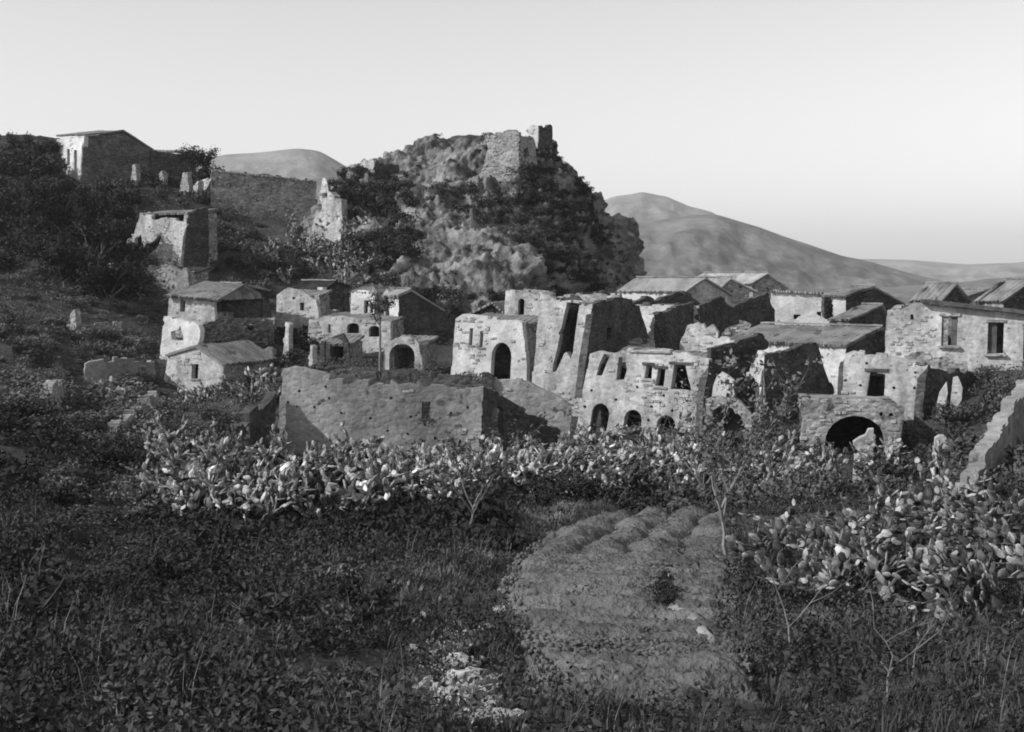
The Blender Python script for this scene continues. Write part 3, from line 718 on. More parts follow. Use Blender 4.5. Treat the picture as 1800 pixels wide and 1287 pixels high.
# added pale slabs standing in for a sunlit opening in the dark side
pl = Plane(1670, 700, 71.0, -16)
H = thing('lit_opening_slabs', 'bright twin upright slabs standing in for a lit opening in the shaded house side', 'wall', (pl.o.x, pl.o.y, gz(pl.o.x, pl.o.y)))
plate('slab', H, pl, [(1646,716),(1652,690),(1664,672),(1666,690),(1661,719),(1650,790),(1642,790)], [], 0.35, M['plaster'], 0.02, 0.3)
plate('slab', H, pl, [(1670,719),(1673,688),(1676,664),(1684,662),(1692,682),(1690,704),(1682,716),(1678,790),(1668,790)], [], 0.35, M['plaster'], 0.02, 0.3)
plate('sill', H, pl, [(1640,716),(1692,718),(1692,800),(1640,800)], [], 0.5, M['shadestone'], 0.03)

# --- wide arch terrace
pl = Plane(1500, 760, 66, -10)
H = thing('vaulted_terrace', 'broad stone terrace front with a wide low dark arch', 'terrace', (pl.o.x, pl.o.y, gz(pl.o.x, pl.o.y)))
plate('wall', H, pl, [(1404,716),(1415,702),(1450,699),(1500,704),(1560,709),(1591,715),(1586,750),(1578,805),(1576,850),(1400,850),(1408,770),(1412,740)], [arch(1450,1556,731,778,850,0,12), hole_px(1549,728,4,hr), hole_px(1566,729,4,hr)], 0.7, M['stone'], 0.05)
uL, zL = uz(pl, 1408, 706); uR, zR = uz(pl, 1589, 715)
shell(H, pl, uL + .2, uR - .1, 6.3, zL - .25, zR - .2, pl.o.z - 4, M['shadestone'])
mk = lambda u, z, dp: Vector((pl.pt(u, 0).x - pl.n.x * dp, pl.pt(u, 0).y - pl.n.y * dp, z))
slab('terrace_floor', H, mk(uL + .1, zL - .22, .5), mk(uR - .1, zR - .18, .5), mk(uR - .1, zR - .1, 6.4), mk(uL + .1, zL - .15, 6.4), M['path'], .3, 0)

# --- right house with eave and shuttered doors
pl = Plane(1600, 600, 82, -24)
H = thing('village_house', 'pale house at the right edge with a thick dark eave and tall shuttered doors', 'house', (pl.o.x, pl.o.y, gz(pl.o.x, pl.o.y)))
d1, d2 = rect(1656,556,1684,608,2), rect(1737,567,1765,622,2)
d3 = rect(1800,572,1826,632,2)
W_ = plate('wall', H, pl, [(1560,545),(1592,540),(1606,532),(1623,532),(1772,547),(1880,560),(1880,720),(1555,720),(1556,600)], [d1, d2, d3, arch(1600,1606,552,555,562,0,4)], 0.55, M['plaster'], 0.04)
for d_, k in ((d1, 0), (d2, 1), (d3, 1)):
    uvs = [pl.uv(*q) for q in d_]; u0, u1 = min(u for u, v in uvs), max(u for u, v in uvs); v0, v1 = min(v for u, v in uvs), max(v for u, v in uvs)
    um = (u0 + u1) / 2
    if k == 0:
        board('shutter', H, pl, u0 + .06, v0 + .03, um - .09, v1 - .05, -0.10, 0.05, M['stone']); board('shutter', H, pl, um + .09, v0 + .03, u1 - .06, v1 - .05, -0.16, 0.05, M['wood'])
    else:
        board('door', H, pl, u0 + .06, v0 + .02, um + .05, v1 - .05, -0.2, 0.05, M['wood'])
    board('lintel', W_, pl, u0 - .12, v1 + .003, u1 + .12, v1 + .16, 0.07, 0.2, M['stone'])
    board('sill', W_, pl, u0 - .15, v0 - .12, u1 + .15, v0 - .003, 0.25, 0.4, M['stone'])
uL, zL = uz(pl, 1561, 545); uR, zR = uz(pl, 1878, 560); uE, zE = uz(pl, 1622, 530)
shell(H, pl, uL + .2, uR - .2, 6.5, zE - .4, zR - .1, pl.o.z - 5, M['stone'])
mk = lambda u, z, dp: Vector((pl.pt(u, 0).x - pl.n.x * dp, pl.pt(u, 0).y - pl.n.y * dp, z))
slab('roof', H, mk(uE, zE + .10, -.38), mk(uR + .3, zR + .10, -.38), mk(uR + .3, zR - .25, 6.8), mk(uE, zE - .15, 6.8), th=0.2)
slab('eave_board', H, mk(uE - .05, zE + .16, -.52), mk(uR + .35, zR + .16, -.52), mk(uR + .35, zR + .17, -.36), mk(uE - .05, zE + .17, -.36), M['wood'], .22, 0, sag=.03, ragged=.0)
gable_house('small dark gable peeking over the roof at the right edge', (1655,530,100), -30, 2.2, [(1655,530),(1680,503),(1704,530),(1704,600),(1655,600)], 18, 20 - 9, M['stone'], M['shadestone'])
gable_house('pale low roof behind the right edge house beside the small dark gable', (1705,530,105), -30, 2.5, [(1704,523),(1738,513),(1775,530),(1775,600),(1704,600)], 10, 20 - 9, M['plaster'], M['plaster'])
H, _ = gable_house('dark roof cut by the right margin of the picture', (1775,540,98), -30, 2, [(1765,530),(1815,495),(1850,530),(1850,600),(1765,600)], 14, 20 - 9, M['stone'], M['shadestone'])

for (ol, d, yw, m_, lab) in (
    ([(1196,600),(1208,572),(1226,566),(1240,578),(1252,570),(1262,584),(1262,660),(1196,660)], 90, -22, 'plaster', 'pale wall fragment below the dark stepped gables'),
    ([(1268,586),(1290,572),(1312,566),(1330,575),(1345,568),(1352,590),(1352,640),(1268,640)], 91, -15, 'stone', 'grey broken wall in front of the last stepped gable'),
    ([(1100,612),(1108,598),(1122,594),(1130,604),(1146,600),(1150,640),(1100,640)], 88.5, -20, 'stone', 'low broken wall behind the roofline of the arched house'),
    ([(1588,640),(1600,622),(1622,618),(1640,630),(1662,626),(1680,640),(1700,636),(1700,700),(1588,700)], 79, -18, 'stone', 'rubble parapet below the shuttered doors of the right edge house'),
    ([(1395,566),(1404,556),(1420,560),(1436,553),(1452,562),(1470,556),(1480,566),(1480,600),(1395,600)], 100, -14, 'white', 'bright broken coping above the long tiled roof')):
    pq = Plane(*ol[0], d, yw)
    Hq = thing('broken_wall', lab, 'wall', (pq.o.x, pq.o.y, gz(pq.o.x, pq.o.y)))
    plate('wall', Hq, pq, ol, [], .45, M[m_], .1)
# --- left: long grey ruin wall with window
pl = Plane(670, 740, 67, -6)
H = thing('ruined_house', 'long grey ruined wall pierced by one window and small square holes', 'house', (pl.o.x, pl.o.y, gz(pl.o.x, pl.o.y)))
Z5 = lambda x, y: (400 + x / 4, 480 + y / 4)
win = rect(742, 706, 757, 736, 1)
hs = [win] + [hole_px(*Z5(x, y), 3.0, hr) for x, y in ((610,945),(715,880),(690,800),(1005,1020),(795,1090),(940,1190),(1125,1110),(1270,1130),(1150,880),(1010,1190),(1205,1220),(505,830),(425,910),(800,985),(1460,1160),(1690,945),(1570,985),(1290,1010))]
W_ = plate('wall', H, pl, [(497,649),(515,644),(545,650),(570,655),(592,666),(625,668),(660,674),(700,677),(720,674),(745,680),(790,682),(830,683),(849,680),(848,720),(846,840),(484,840),(490,740)], hs, 0.5, M['greywall'], 0.11)
sill_under(W_, pl, win, M['shadestone'])
uL, zL = uz(pl, 497, 648); uR, zR = uz(pl, 848, 682)
sp_ = Plane(849, 720, 66.5, 40); sp_.o = pl.hit(848, 720)
plate('wall', H, sp_, [(850,682),(862,684),(885,697),(940,730),(985,757),(980,830),(846,830)], [arch(866,886,714,724,765,0,6)], 0.5, M['shadestone'], 0.06)
bp_ = Plane(860, 690, 71.2, -6)
plate('wall', H, bp_, [(846,668),(862,664),(895,667),(930,672),(968,690),(1004,712),(1002,750),(1004,800),(846,800)], [], .5, M['greywall'], .08)
zb_ = pl.o.z - 4
wall_ab(H, pl.pt(uL, 0) - pl.n * 5, pl.pt(uL, 0) - pl.n * .3, zb_, zL - .8, zL, M['stone'], .5, .1)
wall_ab(H, pl.pt(uR, 0) - pl.n * 5, pl.pt(uL, 0) - pl.n * 5, zb_, zR + .2, zL - .6, M['shadestone'], .5, .1)
# fallen vault and grass mound inside the ruin
# stub wall throwing the triangular shadow
stb = Plane(503, 760, 66.6, -80); q0 = pl.hit(503, 730)
H2 = thing('broken_wall', 'dark stub of wall at the left foot of the long grey ruin', 'wall', (q0.x, q0.y, gz(q0.x, q0.y)))
wall_ab(H2, Vector((q0.x - 0.95, q0.y - .3, q0.z)), Vector((q0.x - 2.0, q0.y - 3.8, q0.z)), zb_, q0.z + 1.25, q0.z - .1, M['shadestone'], .5, .1)

# --- left middle cluster
def simple_house(label, px0, px1, d, yaw, outline, holes, m, depth, zbase, name='village_house', roofz=0.4, roof=True, mr=None, th=.45, rag=.04, cat='house'):
    pl = Plane(px0, outline[0][1], d, yaw)
    Hh = thing(name, label, cat, (pl.o.x, pl.o.y, gz(pl.o.x, pl.o.y)))
    plate('wall', Hh, pl, outline, holes, th, m, rag)
    uL, zL = uz(pl, *outline[0]); uR, zR = uz(pl, px1, outline[0][1])
    zt = [pl.o.z + pl.uv(*q)[1] for q in outline]
    uR = max(pl.uv(*q)[0] for q in outline)
    zmin = zL if roof else min(zL, min(z for q, z in zip(outline, zt) if q[1] < (min(o[1] for o in outline) + max(o[1] for o in outline)) / 2))
    shell(Hh, pl, uL + .12, uR - .12, depth, zmin, zmin, zbase, M['stone'])
    if roof:
        mk = lambda u, z, dp: Vector((pl.pt(u, 0).x - pl.n.x * dp, pl.pt(u, 0).y - pl.n.y * dp, z))
        slab('roof', Hh, mk(uL, zmin - .08, .5), mk(uR, zmin - .08, .5), mk(uR, zmin + roofz, depth + .2), mk(uL, zmin + roofz, depth + .2), mr)
    return Hh, pl
simple_house('pale low gabled front left of the white tower house', 485, 556, 110, -20, [(486,519),(505,506),(530,510),(555,528),(560,548),(560,620),(484,620)], [hole_px(516,524,3,hr), rect(527,532,534,546)], M['plaster'], 2.2, 20 - 9)
H, pl = simple_house('white tower house with a slit window and dark hipped cap in the left cluster', 616, 658, 108.5, -18, [(617,514),(630,510),(648,512),(658,520),(660,600),(614,600)], [rect(640,528,647,551,1)], M['white'], 3.5, 20 - 9, roof=False)
c0, c1 = pl.hit(614, 513), pl.hit(661, 517); pk = (c0 + c1) / 2 - pl.n * 1.8 + Vector((0, 0, .75))
c2, c3 = c1 - pl.n * 3.8, c0 - pl.n * 3.8
for a, b in ((c0, c1), (c1, c2), (c2, c3), (c3, c0)):
    slab('roof', H, a + Vector((0, 0, .05)), b + Vector((0, 0, .05)), pk + (b - a) * .02, pk - (b - a) * .02, M['tile'], .1)
gable_house('shaded gable behind the white tower house', (572,530,116), -35, 4, [(572,512),(590,498),(612,506),(616,545),(616,580),(570,580)], 35, 20 - 9, M['white'], M['shadestone'], mat_r=M['leafdark'])
simple_house('thin bright wall end left of the white tower house', 558, 568, 113, -40, [(558,505),(567,505),(568,545),(568,590),(557,590)], [], M['white'], 2.0, 20 - 9, 'broken_wall', roof=False, cat='wall')
simple_house('bright broken wall between the white tower and the dark gable', 662, 702, 109, -22, [(662,522),(672,517),(680,508),(686,520),(700,519),(701,560),(702,620),(660,620)], [hole_px(680,538,3,hr)], M['white'], 2.6, 20 - 9, 'broken_wall', roof=False, rag=.12, cat='wall')
simple_house('pale wall with two small low arches below the white tower house', 542, 686, 105, -16, [(543,562),(575,556),(610,558),(645,560),(686,566),(687,650),(540,650)], [rect(577,570,581,585), arch(610,631,568,574,586), arch(648,668,573,579,592)], M['plaster'], 5, 20 - 10)
gable_house('large dark gable right of the white tower house', (701,560,106), -35, 1.5, [(701,521),(722,513),(778,546),(800,562),(800,640),(700,640)], 30, 20 - 10, M['white'], M['shadestone'], mat_r=M['path'])
simple_house('pale vaulted ruin with a big dark arch behind the long grey wall', 680, 740, 92, -12, [(676,606),(696,594),(720,592),(735,602),(742,640),(744,700),(670,700)], [arch(684,729,604,626,690,0,10)], M['plaster'], 4, 20 - 10.5)
simple_house('low dark vault half sunk in the mound beneath the two low arches', 570, 615, 96, -8, [(564,604),(585,592),(602,586),(612,604),(616,650),(560,650)], [arch(570,604,594,606,640,0,8)], M['shadestone'], 4, 20 - 10.5)
for (x0, y0, x1, y1, d, lab) in ((496,566,509,625,100,'thin leaning pale wall stub above the left corner of the long grey ruin'), (540,606,550,640,92,'short bright wall stub on the mound behind the long grey ruin')):
    pl = Plane(x0, y0, d, -30); H = thing('broken_wall', lab, 'wall', (pl.o.x, pl.o.y, gz(pl.o.x, pl.o.y)))
    plate('wall', H, pl, [(x0 + 6, y0), (x1, y0 + 4), (x1 - 3, y1 + 25), (x0 - 2, y1 + 25)], [], .5, M['plaster'], .08, .4)

# --- left houses
pl = Plane(338, 650, 90, -24)
H = thing('village_house', 'small pale gabled cottage with one dark window at the left', 'house', (pl.o.x, pl.o.y, gz(pl.o.x, pl.o.y)))
win = rect(337,640,349,666,1)
ZL = lambda x, y: (30 + x / 4, 460 + y / 4)
W_ = plate('wall', H, pl, [ZL(*q) for q in ((1060,660),(1180,615),(1270,605),(1350,650),(1455,735),(1440,820),(1430,1100),(1020,1100),(1030,850))], [win], .45, M['plaster'], .03)
sill_under(W_, pl, win, M['stone'])
e0, pk, e1 = pl.hit(*ZL(1055, 662)), pl.hit(*ZL(1265, 602)), pl.hit(*ZL(1462, 735))
uL = pl.uv(*ZL(1060, 660))[0]; uR = pl.uv(*ZL(1450, 735))[0]
shell(H, pl, uL + .1, uR - .1, 6, e0.z, e1.z, pl.o.z - 4, M['stone'])
for e, s in ((e0, 1), (e1, -1)):
    slab('roof', H, e + pl.n * .15 + Vector((0, 0, .1)), e - pl.n * 6.2 + Vector((0, 0, .1)), pk - pl.n * 6.2 + Vector((0, 0, .12)), pk + pl.n * .15 + Vector((0, 0, .12)), M['tile'])
simple_house('bright white broken walls stacked behind the gabled cottage', 285, 350, 96, -28, [(288,556),(310,560),(330,566),(352,580),(350,600),(345,610),(344,680),(275,680),(282,610)], [[(300,583),(313,580),(316,572),(322,590),(322,600),(302,597)]], M['white'], 3, 20 - 9.5, 'ruined_house', roof=False, rag=.12)
simple_house('grey wall running right from the gabled cottage roof', 392, 480, 98, -8, [(392,609),(440,608),(455,616),(478,612),(480,660),(390,660)], [], M['greywall'], 1.2, 20 - 10, 'garden_wall', roof=False, rag=.1, cat='wall')
H, pl = simple_house('house with a broad dark roof and a doorway above the white broken walls', 296, 378, 104, -14, [(297,524),(330,525),(376,530),(378,552),(378,600),(292,600)], [rect(317,526,326,548,1)], M['plaster'], 5, 20 - 8, roof=False)
e0, e1 = pl.hit(294, 521), pl.hit(388, 529)
up = Vector((0, 0, .08))
r0, r1 = e0 - pl.n * 3.0 + pl.u * 1.6 + Vector((0, 0, 1.15)), e1 - pl.n * 3.0 + pl.u * .6 + Vector((0, 0, 1.25))
slab('roof', H, e0 + pl.n * .4 + up, e1 + pl.n * .4 + up, r1, r0)
slab('roof', H, e1 + pl.n * .4 + up, e1 - pl.n * 5.4 + up + pl.u * 1.5, r1 - pl.n * .3, r1)
slab('roof', H, e0 - pl.n * 5.4 + up, e0 + pl.n * .4 + up, r0, r0 - pl.n * .3)
gable_house('dark shaded lean-to right of the broad dark roof', (392,545,106), -30, 4, [(388,530),(425,503),(470,512),(478,560),(478,620),(388,620)], 25, 20 - 8.5, M['stone'], M['shadestone'])
simple_house('low dark roofed shed beneath the doorway house', 350, 480, 101, 8, [(352,572),(400,558),(480,563),(482,640),(350,640)], [hole_px(440,575,6,hr)], M['shadestone'], 3, 20 - 9)
# tower block on the hillside
H, pl = simple_house('sunlit ruined tower block with a broken left corner on the hillside', 246, 328, 125, -26, [(246,374),(262,377),(278,386),(284,383),(300,383),(328,387),(324,444),(322,470),(214,470),(220,444),(224,420),(236,412)], [[(270,424),(280,412),(284,416),(276,436),(266,444),(260,446),(256,430)], [(236,420),(248,412),(250,428),(240,440)]], M['plaster'], 4.5, 20 - 4, 'ruined_tower', rag=.1, mr=M['tile'], cat='tower')
sp_ = Plane(328, 420, 124, 52); sp_.o = pl.hit(328, 420)
plate('wall', H, sp_, [(329,385),(345,368),(366,364),(368,450),(364,470),(322,470)], [], .4, M['shadestone'], .05)
simple_house('grey rounded retaining wall below the hillside tower', 240, 330, 119, -20, [(242,478),(262,466),(300,466),(330,482),(336,520),(330,560),(236,560)], [hole_px(288,495,3,hr)], M['greywall'], 3, 20 - 7, 'retaining_wall', roof=True, mr=M['soil'], rag=.15, cat='wall')
# long terrace wall under the mountain, with bright end
pl = Plane(372, 340, 146, 16)
H = thing('terrace_wall', 'long dark terrace wall with a bright coping below the left far mountain', 'wall', (pl.o.x, pl.o.y, gz(pl.o.x, pl.o.y)))
plate('wall', H, pl, [(372,299),(450,306),(520,313),(556,318),(560,420),(368,420)], [], .8, M['stone'], .08, 0.8)
en = Plane(370, 340, 146, -45); en.o = pl.hit(371, 340)
plate('end_wall', H, en, [(371,314),(352,318),(340,326),(333,346),(318,352),(318,360),(340,363),(368,370),(370,400),(332,400)], [], .7, M['plaster'], .06)
uA = pl.uv(372, 299); uB = pl.uv(556, 318)
pA, pB = pl.pt(*uA), pl.pt(*uB)
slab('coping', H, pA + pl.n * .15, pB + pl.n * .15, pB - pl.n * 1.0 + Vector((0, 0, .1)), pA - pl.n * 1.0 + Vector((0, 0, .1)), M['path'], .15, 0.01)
# hilltop house
pl = Plane(147, 270, 152, 34)
H = thing('hilltop_house', 'large hilltop house with a bright end wall and dark gabled side at upper left', 'house', (pl.o.x, pl.o.y, gz(pl.o.x, pl.o.y)))
plate('wall', H, pl, [(147,240),(217,234),(240,246),(268,264),(268,330),(142,330)], [], .5, M['shademidstone'], .03, .9)
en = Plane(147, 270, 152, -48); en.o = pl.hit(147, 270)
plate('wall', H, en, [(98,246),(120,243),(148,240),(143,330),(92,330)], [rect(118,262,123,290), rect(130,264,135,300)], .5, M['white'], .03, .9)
a0, a1, a2 = pl.hit(147, 239), pl.hit(217, 232), pl.hit(269, 263); fd = en.hit(98, 246) - en.hit(147, 246)
wall_ab(H, a2 + fd, a0 + fd, pl.o.z - 6, a2.z, a0.z, M['stone'], .5)
slab('roof', H, a0 + fd + Vector((0, 0, .1)), a0 + Vector((0, 0, .1)) + pl.n * .2, a1 + Vector((0, 0, .15)) + pl.n * .2, a1 + fd + Vector((0, 0, .15)))
slab('roof', H, a2 + Vector((0, 0, .1)) + pl.n * .2, a2 + fd + Vector((0, 0, .1)), a1 + fd + Vector((0, 0, .15)), a1 + Vector((0, 0, .15)) + pl.n * .2)
simple_house('dark house cut by the left margin beside the hilltop house', -60, 92, 160, 10, [(-60,240),(20,236),(70,238),(94,242),(94,330),(-60,330)], [rect(40,262,50,284), rect(66,262,74,282)], M['shademidstone'], 5, 20 + 2, 'hillside_house', mr=M['tile'])
simple_house('low wall with dark roof stepping down right of the hilltop house', 268, 330, 156, 20, [(266,264),(300,269),(330,276),(345,285),(345,330),(266,330)], [], M['shadestone'], 4, 20 + 4, 'ruined_house')
for (x0, y0, x1, y1, d, lab) in ((230,288,240,315,148,'pale upright wall stub just below the hilltop house'), (279,300,288,312,148,'small pale wall stub on the slope right of the hilltop house'), (318,302,332,326,147,'pale jagged wall stub left of the long terrace wall')):
    pl = Plane(x0, y0, d, -35); H = thing('broken_wall', lab, 'wall', (pl.o.x, pl.o.y, gz(pl.o.x, pl.o.y)))
    plate('wall', H, pl, [(x0 + 3, y0 + 2), (x1 - 3, y0), (x1, y1 + 12), (x0 - 3, y1 + 12)], [], .6, M['stone'], .15, .5)
pl = Plane(118, 560, 96, -30)
H = thing('boundary_stone', 'pale pointed stone standing alone on the left slope', 'stone', (pl.o.x, pl.o.y, gz(pl.o.x, pl.o.y)))
plate('stone', H, pl, [(116,575),(124,552),(131,543),(133,560),(133,590),(110,590)], [], .5, M['stone'], .05, .3)
# sloping garden wall on the left
def low_wall(label, pts, h, m, th=.5):
    W = [at(*p) for p in pts]
    Hh = thing('garden_wall', label, 'wall', (W[0].x, W[0].y, gz(W[0].x, W[0].y)))
    for a, b in zip(W, W[1:]): wall_ab(Hh, a, b, min(a.z, b.z) - h, a.z, b.z, m, th, .08)
    return Hh
low_wall('diagonal low stone wall with a pale top on the left slope', [(203,756,62),(240,722,68),(278,692,76)], 2.2, M['greywall'])
low_wall('short curved pale wall on the far left slope', [(72,746,60),(82,712,63),(92,680,66),(112,667,69)], 2.2, M['stone'])
low_wall('long low terrace wall under the dark trees on the left slope', [(40,476,111),(110,468,112),(200,462,114)], 1.6, M['stone'])
low_wall('crooked pale terrace wall left of the broad dark roof', [(35,566,96),(95,560,97),(150,572,97),(215,566,98)], 1.5, M['stone'])
low_wall('short terrace wall left of the white broken walls', [(150,640,88),(215,630,89),(272,634,91)], 1.5, M['greywall'])
low_wall('low pale wall beneath the gabled cottage and its cactus', [(330,722,78),(400,712,79),(470,706,80)], 1.4, M['greywall'])
low_wall('weathered ramp wall climbing along the right margin of the picture', [(1700,880,36),(1722,830,39),(1750,775,42),(1790,705,46),(1830,660,49)], 2.5, M['greywall'], .45)

# --- castle remains on the crag
pl = Plane(912, 280, 141.6, -22)
H = thing('castle_wall', 'smooth pale castle wall crowning the crag left of the turret', 'castle wall', (pl.o.x, pl.o.y, 24))
plate('wall', H, pl, [(852,238),(880,233),(912,232),(913,280),(912,340),(900,352),(850,345),(846,300),(858,262)], [], .7, M['stone'], .12, .8)
sp_ = Plane(912, 280, 141, 50); sp_.o = pl.hit(912, 280)
plate('wall', H, sp_, [(912,234),(925,240),(940,246),(945,300),(940,350),(912,345)], [[(920,262),(928,260),(931,275),(922,280)]], .6, M['stone'], .12, .8)
pl = Plane(946, 240, 146.5, -38)
H = thing('turret', 'small square turret with notched top at the summit of the crag', 'turret', (pl.o.x, pl.o.y, 27))
plate('wall', H, pl, [(925,226),(936,219),(946,221),(945,262),(924,262)], [], .5, M['white'], .06, .6)
sp_ = Plane(946, 240, 146.5, 42); sp_.o = pl.hit(945.5, 240)
plate('wall', H, sp_, [(946,222),(953,221),(955,225),(962,224),(964,219),(971,222),(972,262),(946,262)], [], .5, M['shadestone'], .05, .6)
shell(H, pl, pl.uv(926, 240)[0], pl.uv(945, 240)[0], 2.6, pl.o.z + .9, pl.o.z + .9, pl.o.z - 2, M['stone'], right=False)
pl = Plane(655, 315, 145, -30)
H = thing('castle_wall', 'ruined castle corner with bright left face on the shoulder of the crag', 'castle wall', (pl.o.x, pl.o.y, 24))
plate('wall', H, pl, [(634,286),(645,282),(657,284),(656,320),(652,352),(640,352),(628,330)], [], .7, M['plaster'], .12, .6)
sp_ = Plane(656, 315, 145, 30); sp_.o = pl.hit(656, 315)
plate('wall', H, sp_, [(657,286),(680,288),(702,292),(704,340),(690,362),(654,362)], [], .6, M['shadestone'], .1, .7)
for (x0, y0, x1, y1, d, lab) in ((566,312,574,330,146,'little pale wall spike at the left foot of the crag skyline'), (604,318,612,338,145.5,'second pale wall spike left of the castle corner')):
    pl = Plane(x0, y0, d, -30); H = thing('castle_wall', lab, 'castle wall', (pl.o.x, pl.o.y, 23))
    plate('wall', H, pl, [(x0 + 2, y0), (x1, y0 + 4), (x1 + 4, y1 + 14), (x0 - 6, y1 + 14)], [], .5, M['plaster'], .1, .5)
pl = Plane(575, 370, 141, -30)
H = thing('broken_wall', 'pale sloping buttress between the terrace wall and the crag', 'wall', (pl.o.x, pl.o.y, 22))
plate('wall', H, pl, [(562,345),(585,342),(600,350),(602,395),(600,430),(545,430),(552,385),(566,362)], [], 1.0, M['plaster'], .15, .6)

# --- stone pillar in front of the wide arch, gatepost
def pillar(name, label, pl, outline, th, m):
    Hh = thing(name, label, 'pillar', (pl.o.x, pl.o.y, gz(pl.o.x, pl.o.y)))
    plate('shaft', Hh, pl, outline, [], th, m, .05, .35, .05); return Hh
H = pillar('stone_pillar', 'broken stone pillar standing before the wide dark arch', Plane(1520, 800, 60, -12), [(1500,778),(1512,770),(1522,766),(1527,756),(1536,755),(1535,800),(1531,856),(1524,880),(1498,880),(1502,820)], .7, M['plaster'])
H = pillar('gatepost', 'slim white gatepost with a rounded cap at the right', Plane(1650, 800, 52, -30), [(1642,800),(1645,776),(1650,772),(1650,850),(1638,870),(1638,840)], .5, M['white'])
capb = Plane(1655, 775, 52, -15)
plate('cap', H, capb, [(1643,784),(1644,772),(1651,767),(1660,767),(1666,773),(1667,784),(1660,789),(1648,789)], [], .7, M['plaster'], .02, .3)
plate('side', H, Plane(1660, 800, 52.1, 35), [(1650,784),(1666,784),(1668,870),(1650,870)], [], .3, M['stone'], .04, .3)

exec_vegetation = True
# ================================================================== vegetation
def pad_mesh(seed, mt='pad'):
    r = random.Random(seed); vs_, fs = [], []
    L, W, T = 1.0, 0.70 + r.uniform(-.06, .08), 0.075
    rows = [0.0, 0.12, 0.32, 0.55, 0.78, 0.93]; ring_n = 8
    for t in rows:
        w = W * 0.5 * max(0.16, math.sin(math.pi * min(1, (0.06 + t * 0.94) ** 0.8)) ** 0.62) if t < .93 else W * .26
        if t == 0: w = 0.08
        for k in range(ring_n):
            a = 2 * math.pi * k / ring_n
            vs_.append((w * math.cos(a), T * (0.6 + .4 * math.sin(math.pi * t)) * math.sin(a) + 0.05 * t * t * (seed - 1), L * t))
    vs_.append((0, 0.05 * (seed - 1), L)); tip = len(vs_) - 1
    for i in range(len(rows) - 1):
        for k in range(ring_n):
            a, b = i * ring_n + k, i * ring_n + (k + 1) % ring_n; fs.append((a, b, b + ring_n, a + ring_n))
    b0 = (len(rows) - 1) * ring_n
    for k in range(ring_n): fs.append((b0 + k, b0 + (k + 1) % ring_n, tip))
    me = bpy.data.meshes.new('pad'); me.from_pydata(vs_, [], fs); me.update()
    me.polygons.foreach_set('use_smooth', [True] * len(me.polygons)); me.materials.append(M[mt])
    return me
PADS = [pad_mesh(i) for i in range(3)]
GREENPADS = [pad_mesh(i, 'padgreen') for i in range(3)]
def grow_pear(seed, height, spread, maxp):
    """stems of pads chained upward, with side pads branching off"""
    r = random.Random(seed); out = []
    nst = r.randint(5, 7); stems = []
    for k in range(nst):
        a = 2 * math.pi * (k + r.uniform(-.4, .4)) / nst; rad = spread * r.uniform(.05, .55)
        tilt = r.uniform(.1, .55)
        d = Vector((math.cos(a) * tilt, math.sin(a) * tilt, 1)).normalized()
        stems.append((Vector((rad * math.cos(a), rad * math.sin(a), -.08)), d, r.uniform(.34, .42), 0))
    def frame(p, d, s):
        x = Vector((r.uniform(-1, 1), r.uniform(-1, 1), r.uniform(-.2, .2)))
        x = (x - d * x.dot(d)).normalized(); y = d.cross(x)
        return Matrix(((x.x, y.x, d.x, p.x), (x.y, y.y, d.y, p.y), (x.z, y.z, d.z, p.z), (0, 0, 0, 1))), x
    queue = stems
    while queue and len(out) < maxp:
        p, d, s_, lv = queue.pop(r.randrange(len(queue)))
        m, x = frame(p, d, s_); out.append((m, s_))
        if p.z + d.z * s_ > height * r.uniform(.72, 1.05): continue
        tip = p + d * s_ * .94
        kids = 1 + (r.random() < (.25 if lv < 2 else .55)) + (lv > 3 and r.random() < .35)
        for c in range(kids):
            th = r.uniform(-.5, .5) if c == 0 else r.choice((-1, 1)) * r.uniform(.6, 1.3)
            q = p + d * s_ * (.95 - .16 * abs(th)) + x * (.34 * s_ * math.sin(th))
            e = (d * math.cos(th) + x * math.sin(th) + Vector((r.uniform(-.35, .35), r.uniform(-.35, .35), r.uniform(-.1, .35)))).normalized()
            if e.z < -.15: continue
            queue.append((q, e, max(.2, min(.40, s_ * r.uniform(.86, 1.04))), lv + 1))
    return out
PEARS = {}
def pear(px, d, height, label, group, single=True, maxp=90, seed=None, spread=None, dz=0.0, at_=None):
    r = RNG.randint(0, 5) if seed is None else seed
    key = (r, round(height, 1), maxp)
    if key not in PEARS: PEARS[key] = grow_pear(r * 13 + 1, height, spread or height * .42, maxp)
    g = on_ground(px, d) if at_ is None else at_
    t = thing('prickly_pear', label, 'cactus', g, group, RNG.uniform(0, 6.28))
    if single:
        for i, (m, s) in enumerate(PEARS[key]):
            o = bpy.data.objects.new('pad', (GREENPADS if d < 40 else PADS)[i % 3]); col.objects.link(o); o.parent = t
            k_ = s * (.84 if d < 40 else 1.18); o.matrix_local = m @ Matrix.Diagonal((k_, k_, k_, 1))
    else:
        kj = ('joined',) + key
        if kj not in PEARS:
            vv, ff = [], []
            for i, (m, s) in enumerate(PEARS[key]):
                b = len(vv); me = PADS[i % 3]; mm = m @ Matrix.Diagonal((s * 1.15, s * 1.15, s * 1.15, 1))
                vv += [tuple(mm @ v.co) for v in me.vertices]; ff += [tuple(b + k for k in p.vertices) for p in me.polygons]
            me = bpy.data.meshes.new('pads'); me.from_pydata(vv, [], ff); me.update(); me.materials.append(M['padfar'])
            me.polygons.foreach_set('use_smooth', [True] * len(me.polygons)); PEARS[kj] = me
        o = bpy.data.objects.new('pads', PEARS[kj]); link(o, t); o['kind'] = 'stuff'
    return t
